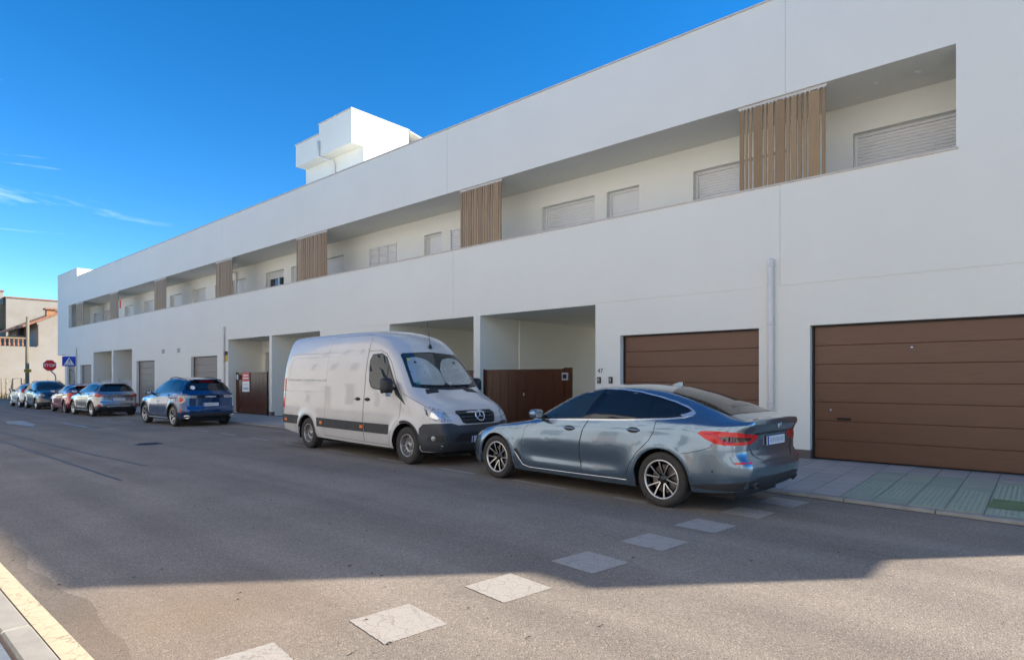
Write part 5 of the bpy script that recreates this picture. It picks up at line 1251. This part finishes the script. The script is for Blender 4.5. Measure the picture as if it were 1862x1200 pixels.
# ---- the other parked cars
def hatch(name, label, mat, near_front, near_rear, FO, WB, RO, W, Hh, wr, rim, style, rmats, hood=.80, cowl=1.02, belt=(.92, 1.02), cs=.42, rt_s=1.45, tail=(1.02, .45), clad=False, rails=None, z=0, seed=1, rear='wide', facing='away', front_t=None, roofdrop=.07, door2=True):
    e = WB+RO; hw = W/2; RA = wr+.045
    tz, tl_ = tail       # height of the tailgate shoulder, length of the sloping rear glass
    sp = dict(WB=WB, R=wr, Ra=RA, bf=.55, br=.4, capf=.10, capr=.07, sm=4,
        zt=[(-FO+.08, hood-.18), (-FO+.13, hood-.08), (-FO+.35, hood+.03), (-FO+.7, hood+.09), (cs-.1, cowl-.02), (cs, cowl+.03), (cs+(rt_s-cs)*.45, cowl+(Hh-cowl)*.55), (rt_s-.1, Hh-.07), (rt_s+.25, Hh-.01), (rt_s+.6, Hh), (e-tl_-.55, Hh-roofdrop*.5), (e-tl_-.12, Hh-roofdrop), (e-tl_, Hh-roofdrop-.05), (e-.16, tz+.06), (e-.10, tz), (e-.05, tz-.03)],
        zs=[(-FO+.08, hood-.22), (-FO+.3, hood-.08), (.2, belt[0]-.06), (cs+.3, belt[0]), (WB*.7, (belt[0]+belt[1])/2+.01), (WB+.1, belt[1]), (e-.12, min(belt[1], tz-.03)), (e-.05, tz-.07)],
        zb=[(-FO+.08, .24), (-.4, .22), (WB, .23), (e-.3, .28), (e-.05, .34)],
        w=[(-FO+.08, hw*.72), (-FO+.16, hw*.84), (-FO+.35, hw*.93), (-.2, hw*.98), (.4, hw), (WB, hw), (WB+.3, hw*.985), (e-.25, hw*.94), (e-.1, hw*.87), (e-.05, hw*.81)],
        wt=[(-FO+.08, hw*.58), (-.3, hw*.74), (cs, hw*.80), (rt_s-.2, hw*.68), (rt_s+.4, hw*.665), (e-tl_-.2, hw*.64), (e-tl_*.5, hw*.68), (e-.12, hw*.78), (e-.05, hw*.74)],
        cr=[(-FO+.08, .05), (cs, .05), (rt_s-.2, .06), (rt_s+.3, .06), (e-tl_-.1, .07), (e-.2, .05), (e-.05, .03)],
        fx=[(.2, .08), (.42, 0), (.58, .02), (.8, .12)], rx=[(.3, .10), (.42, 0), (.6, 0), (.68, .05), (tz-.1, .06), (tz, .05)],
        feat=lambda s, z_: .014*math.exp(-((z_-(belt[0]-.12+(belt[1]-belt[0])*s/WB))/.035)**2)*smoothstep(.2, .6, s)-.02*math.exp(-((z_-.45)/.1)**2)*smoothstep(.5, .8, s)*(1-smoothstep(WB-.8, WB-.5, s))+sum(.02*math.exp(-((math.hypot(s-ax, z_-wr)-RA-.03)/.06)**2)*(1 if z_ > .3 else 0) for ax in (0, WB)))
    loc, hd = place(near_front, near_rear, hw-.10, z)
    c = Car(name, label, 'car', sp, mat, loc, hd); c.wheels(rim, .215, style, rmats, .015)
    zt = c.T['zt']; b0 = belt[0]+.03; b1 = belt[1]+.03; bz = lambda s: b0+(b1-b0)*(s-cs)/(WB-cs)
    r0 = Hh-.13; xr = e-tl_-.05
    top = lambda s: min(r0, zt(s)-c.T['cr'](s)-.025)
    sA, sB, sC, sD = cs+.18, WB*.52, WB*.86, min(xr+.05, WB+.42)
    def pane(a, b, sl0=0, sl1=0): return [(a, bz(a)+.015)]+[(b, bz(b)+.015)]+[(b+sl1*(1-k/6)-(b-a)*k/6, 0) for k in ()]
    tops = lambda a, b, n=8: [(a+(b-a)*k/n, top(a+(b-a)*k/n)) for k in range(n+1)]
    s_top0 = cs+.62
    dlo = [(sA, bz(sA)+.01)]+[p for p in tops(sA+.15, sD-.22, 12)]+[(sD-.06, (top(sD-.2)+bz(sD))/2+.05), (sD, bz(sD)+.05), (sD-.03, bz(sD)+.015)]
    for sd in (1, -1):
        pr = ('S', sd)
        fd = c.door(sd, [(.55, .34), (.50, .6), (.55, b0-.08), (cs+.12, b0-.015), (sB, bz(sB)-.012), (sB-.04, .6), (sB, .33)])
        rd_ = c.door(sd, [(sB+.022, .33), (sB-.018, .6), (sB+.022, bz(sB)-.012), (WB-.08, bz(WB-.08)-.012), (WB-.16, .80), (WB-.42, .60), (WB-.5, .34)])
        c.patch('window_trim', pr, grow(dlo, .014), M['chrome'] if rails == 'chrome' else M['blackg'], .0035, .06, .006); c.patch('window_frame', pr, dlo, M['blackg'], .005, .06, .004)
        c.patch('front_window', pr, [(sA+.12, bz(sA)+.03)]+tops(sA+.30, sB-.02, 6)[0:]+[(sB-.03, bz(sB)+.03)] if False else [(sA+.10, bz(sA)+.03)]+[(s_, t_-.022) for s_, t_ in tops(sA+.22, sB-.03, 7)]+[(sB-.02, bz(sB)+.03)], M['glassl'], .0065, .06, .004)
        c.patch('rear_window', pr, [(sB+.06, bz(sB)+.03)]+[(s_, t_-.022) for s_, t_ in tops(sB+.07, sC-.06, 5)]+[(sC, bz(sC)+.03)], M['glass'], .0065, .06, .004)
        c.patch('quarter_window', pr, [(sC+.05, bz(sC)+.03), (sC-.0, top(sC)-.025), (sD-.26, top(sD-.26)-.03), (sD-.06, bz(sD)+.07), (sD-.07, bz(sD)+.035)], M['glass'], .0065, .06, .004)
        c.handle(fd, sd, sB-.18, bz(sB)-.09, mat); c.handle(rd_, sd, sC+.03, bz(sC)-.09, mat)
        c.mirror(cs+.30, b0+.03, sd, M['blackg'] if rails == 'blackmirror' else mat)
        if clad:
            for ax in (0, WB): c.arcs(sd, ax, RA+.006, RA+.06, M['clad'], 'wheel_arch_trim', 2, 178, .008, .012)
            c.patch('sill_cladding', pr, [(RA+.06, .27), (RA+.06, .36), (WB-RA-.06, .36), (WB-RA-.06, .27)], M['clad'], .008, .06, .012); c.line('sill_trim', pr, [(RA+.08, .285), (WB-RA-.08, .285)], .011, M['alu'], .014)
        if rails in ('chrome', 'rails', 'blackmirror'):
            P = []
            for k in range(11):
                s_ = rt_s+.05+(xr-rt_s-.15)*k/10; p_, n_ = c.proj(('T',), s_, sd*hw*.60); P.append(p_+Vector((0, 0, .045*math.sin(math.pi*min(1, max(0, k/10)))**.35+.005)))
            MB().tube(P, .016, 7).build('roof_rail', M['galv'] if rails != 'blackmirror' else M['darkmetal'], c.root, smooth=True)
    c.patch('windscreen', ('F',), [(-hw*.78, cowl+.05), (0, cowl+.02), (hw*.78, cowl+.05), (hw*.66, Hh-.13), (hw*.6, Hh-.10), (0, Hh-.07), (-hw*.6, Hh-.10), (-hw*.66, Hh-.13)], M['glassl'], .005, .06, .005)
    # tailgate glass
    zg0, zg1 = tz+.09, Hh-roofdrop-.07
    rg = [(-hw*.74, zg0+.01), (0, zg0-.01), (hw*.74, zg0+.01), (hw*.67, (zg0+zg1)/2+.05), (hw*.585, zg1-.02), (0, zg1+.01), (-hw*.585, zg1-.02), (-hw*.67, (zg0+zg1)/2+.05)]
    c.patch('rear_screen_frame', ('B',), grow(rg, .02), M['blackg'], .003, .06, .005); rs = c.patch('rear_screen', ('B',), rg, M['glass'], .005, .06, .005)
    c.line('rear_wiper', ('B',), [(.02, zg0+.015), (.36, zg0+.04)], .009, M['black'], .014, parent=rs)
    MB().box(c.x(e-tl_+.10), c.x(e-tl_-.16), -hw*.52, hw*.52, zg1+.045, zg1+.075).build('roof_spoiler', mat, c.root)
    c.line('tailgate_seam', ('B',), [(-hw*.62, zg0-.02), (-hw*.62, .66), (-hw*.5, .60), (hw*.5, .60), (hw*.62, .66), (hw*.62, zg0-.02)], .004, M['black'], 0)
    cyr = ('C', WB-.1, -1); rv = M['clad'] if clad else M['bumperblk']
    c.patch('rear_valance', cyr, [(R(a)*.9, z_) for a, z_ in ((-52, .36), (-40, .44), (-24, .47), (24, .47), (40, .44), (52, .36), (46, .33), (-46, .33))], rv, .008, .05, .012)
    c.plate(('B',), 0, .76 if rear != 'low' else .5, .52, .11, .012)
    cyf = ('C', .3, 1)
    c.patch('lower_grille', ('F',), [(-hw*.55, .44), (hw*.55, .44), (hw*.5, .32), (-hw*.5, .32)], M['black'], .006, .05, .01)
    gl = c.patch('grille', ('F',), [(-hw*.48, hood-.13), (hw*.48, hood-.13), (hw*.44, hood-.24), (-hw*.44, hood-.24)], M['blackg'], .006, .05, .01)
    for sd in (1, -1):
        A = lambda d: R(d)*.9*sd
        hl = c.patch('headlamp', cyf, [(A(54), hood-.035), (A(46), hood-.03), (A(32), hood-.12), (A(30), hood-.22), (A(40), hood-.23), (A(52), hood-.13)], M['clear'], .006, .04, .01)
        m = c.orient(cyf, A(42), hood-.13, .008); MB().lathe([(0, .012), (.04, .010), (.055, .0)], 16, 'z').map(lambda p: m @ p).build('lamp_bowl', M['chrome'], hl, smooth=True)
    c.plate(('F',), 0, .50, .52, .11, .014, False)
    return c, dict(e=e, hw=hw, cyr=cyr, zg0=zg0, zg1=zg1, tz=tz, rs=rs, bz=bz)
DK = (M['darkmetal'], M['alu'], M['darkmetal'])
# dark blue crossover
sf_, sr_ = (-25.16, 8.0), (-22.43, 8.0)
suv, k = hatch('crossover_car', 'dark blue crossover with roof rails and high tail lamps parked behind the silver crossover', P_SUV, sf_, sr_, .90, 2.73, .90, 1.86, 1.69, .365, .265, 'y5', (M['darkmetal'], M['alu'], M['plateblue']), hood=.98, cowl=1.13, belt=(1.04, 1.14), cs=.45, rt_s=1.45, tail=(1.16, .42), clad=True, rails='blackmirror', z=gz(-23.8), roofdrop=.08)
for sd in (1, -1):
    A = lambda d: R(d)*.9*sd; cy = k['cyr']
    tl_ = suv.patch('tail_lamp', cy, [(A(56), 1.06), (A(43), 1.06), (A(41), .90), (A(46), .82), (A(52), .80), (A(56), .86)], M['clear'], .010, .04, .014)
    suv.patch('lamp_core', cy, [(A(55), 1.0), (A(47), .99), (A(45.5), .92), (A(48), .85), (A(52), .83), (A(55), .88)], M['redlens'], .013, .03, .005, parent=tl_)
    suv.patch('lamp_bar', cy, [(A(43), 1.06), (A(25), 1.065), (A(27), .985), (A(42), .985)], M['clear'], .010, .04, .014)
    suv.patch('reflector', cy, [(A(53), .50), (A(49), .50), (A(49), .60), (A(53), .60)], M['redref'], .010, .04, .012)
    m = suv.orient(cy, A(40), .36, .0); b = MB().lathe([(.045, -.05), (.05, .03), (.065, .035), (.07, -.05)], 16, 'z'); b.v = [(x_*1.5, y_, z_) for x_, y_, z_ in b.v]; b.map(lambda p: m @ p).build('exhaust_tip', M['chrome'], suv.root, smooth=True)
suv.patch('badge_bar', k['cyr'], [(R(a)*.9, z_) for a, z_ in ((-25, 1.055), (25, 1.055), (26, .99), (-26, .99))], M['blackg'], .009, .05, .012)
text('badge_lettering', 'LYNK&CO', .075, M['signwhite'], suv.root, suv.orient(('B',), 0, 1.022, .016), .002, .002)
m = suv.orient(('B',), .50, 1.33, .008)
MB().lathe([(0, .002), (.075, .002), (.078, 0)], 20, 'z').map(lambda p: m @ p).build('window_sticker', M['signwhite'], suv.root)
suv.patch('third_brake_lamp', ('B',), [(-.25, k['zg1']+.005), (.25, k['zg1']+.005), (.25, k['zg1']-.02), (-.25, k['zg1']-.02)], M['redlens'], .009, .05, .006)
# silver grey crossover
peu, k = hatch('crossover_car', 'silver grey crossover with pale roof rails parked behind the red hatchback', P_PEU, (-34.5, 7.9), (-31.97, 8.0), .85, 2.54, .77, 1.74, 1.53, .325, .225, 's5', DK, hood=.90, cowl=1.06, belt=(.98, 1.06), cs=.40, rt_s=1.35, tail=(1.04, .40), clad=True, rails='rails', z=gz(-33), roofdrop=.06)
for sd in (1, -1):
    A = lambda d: R(d)*.9*sd; cy = k['cyr']
    tl_ = peu.patch('tail_lamp', cy, [(A(58), .99), (A(44), 1.01), (A(33), .93), (A(31), .88), (A(46), .87), (A(56), .89)], M['redlens'], .010, .04, .014)
    peu.patch('lamp_core', cy, [(A(45), .985), (A(36), .925), (A(36), .895), (A(45), .89)], M['darklens'], .013, .04, .005, parent=tl_)
    m = peu.orient(cy, A(43), .50, .006); MB().lathe([(0, .012), (.05, .010), (.06, .0)], 16, 'z').map(lambda p: m @ p).build('fog_lamp', M['redref'], peu.root)
peu.line('tailgate_trim', ('B',), [(-.52, .885), (0, .895), (.52, .885)], .012, M['blackg'], .006)
peu.line('valance_trim', ('B',), [(-.45, .45), (0, .46), (.45, .45)], .02, M['alu'], .012)
# red hatchback
red, k = hatch('hatchback_car', 'red hatchback with sculpted flanks parked between grey cars', P_RED, (-39.3, 8.08), (-36.6, 8.03), .90, 2.70, .85, 1.79, 1.45, .325, .23, 'v10', (M['darkmetal'], M['steel'], M['darkmetal']), hood=.84, cowl=1.00, belt=(.95, 1.07), cs=.55, rt_s=1.55, tail=(1.05, .62), z=gz(-38), roofdrop=.10)
for sd in (1, -1):
    A = lambda d: R(d)*.9*sd; cy = k['cyr']
    red.patch('tail_lamp', cy, [(A(56), .98), (A(44), .99), (A(32), .94), (A(32), .87), (A(50), .88)], M['redlens'], .010, .04, .014)
# slate people carrier facing the camera
mpv, k = hatch('people_carrier', 'tall slate grey people carrier facing the other way along the kerb', P_MPV, (-42.95, 8.07), (-45.6, 8.1), .88, 2.65, .78, 1.79, 1.63, .325, .225, 's5', (M['darkmetal'], M['alu'], M['darkmetal']), hood=.98, cowl=1.12, belt=(.98, 1.04), cs=.30, rt_s=1.2, tail=(1.08, .35), rails='rails', z=gz(-44))
for sd in (1, -1):
    A = lambda d: R(d)*.9*sd
    mpv.patch('tail_lamp', k['cyr'], [(A(56), 1.08), (A(48), 1.08), (A(46), .86), (A(54), .86)], M['redlens'], .010, .04, .014)
# pale silver small hatchback
wht, k = hatch('hatchback_car', 'pale silver small hatchback last in the parked row', P_WHT, (-50.3, 8.15), (-47.81, 8.15), .80, 2.49, .68, 1.72, 1.47, .305, .205, 's5', (M['darkmetal'], M['alu'], M['darkmetal']), hood=.86, cowl=1.03, belt=(.96, 1.08), cs=.42, rt_s=1.4, tail=(1.04, .42), rails='blackmirror', z=gz(-49))
for sd in (1, -1):
    A = lambda d: R(d)*.9*sd
    wht.patch('tail_lamp', k['cyr'], [(A(60), 1.14), (A(52), 1.14), (A(44), .92), (A(46), .88), (A(57), .92)], M['redlens'], .010, .04, .014)
for o in (suv, peu, red, mpv, wht): o.root['group'] = 'cars parked along the kerb'
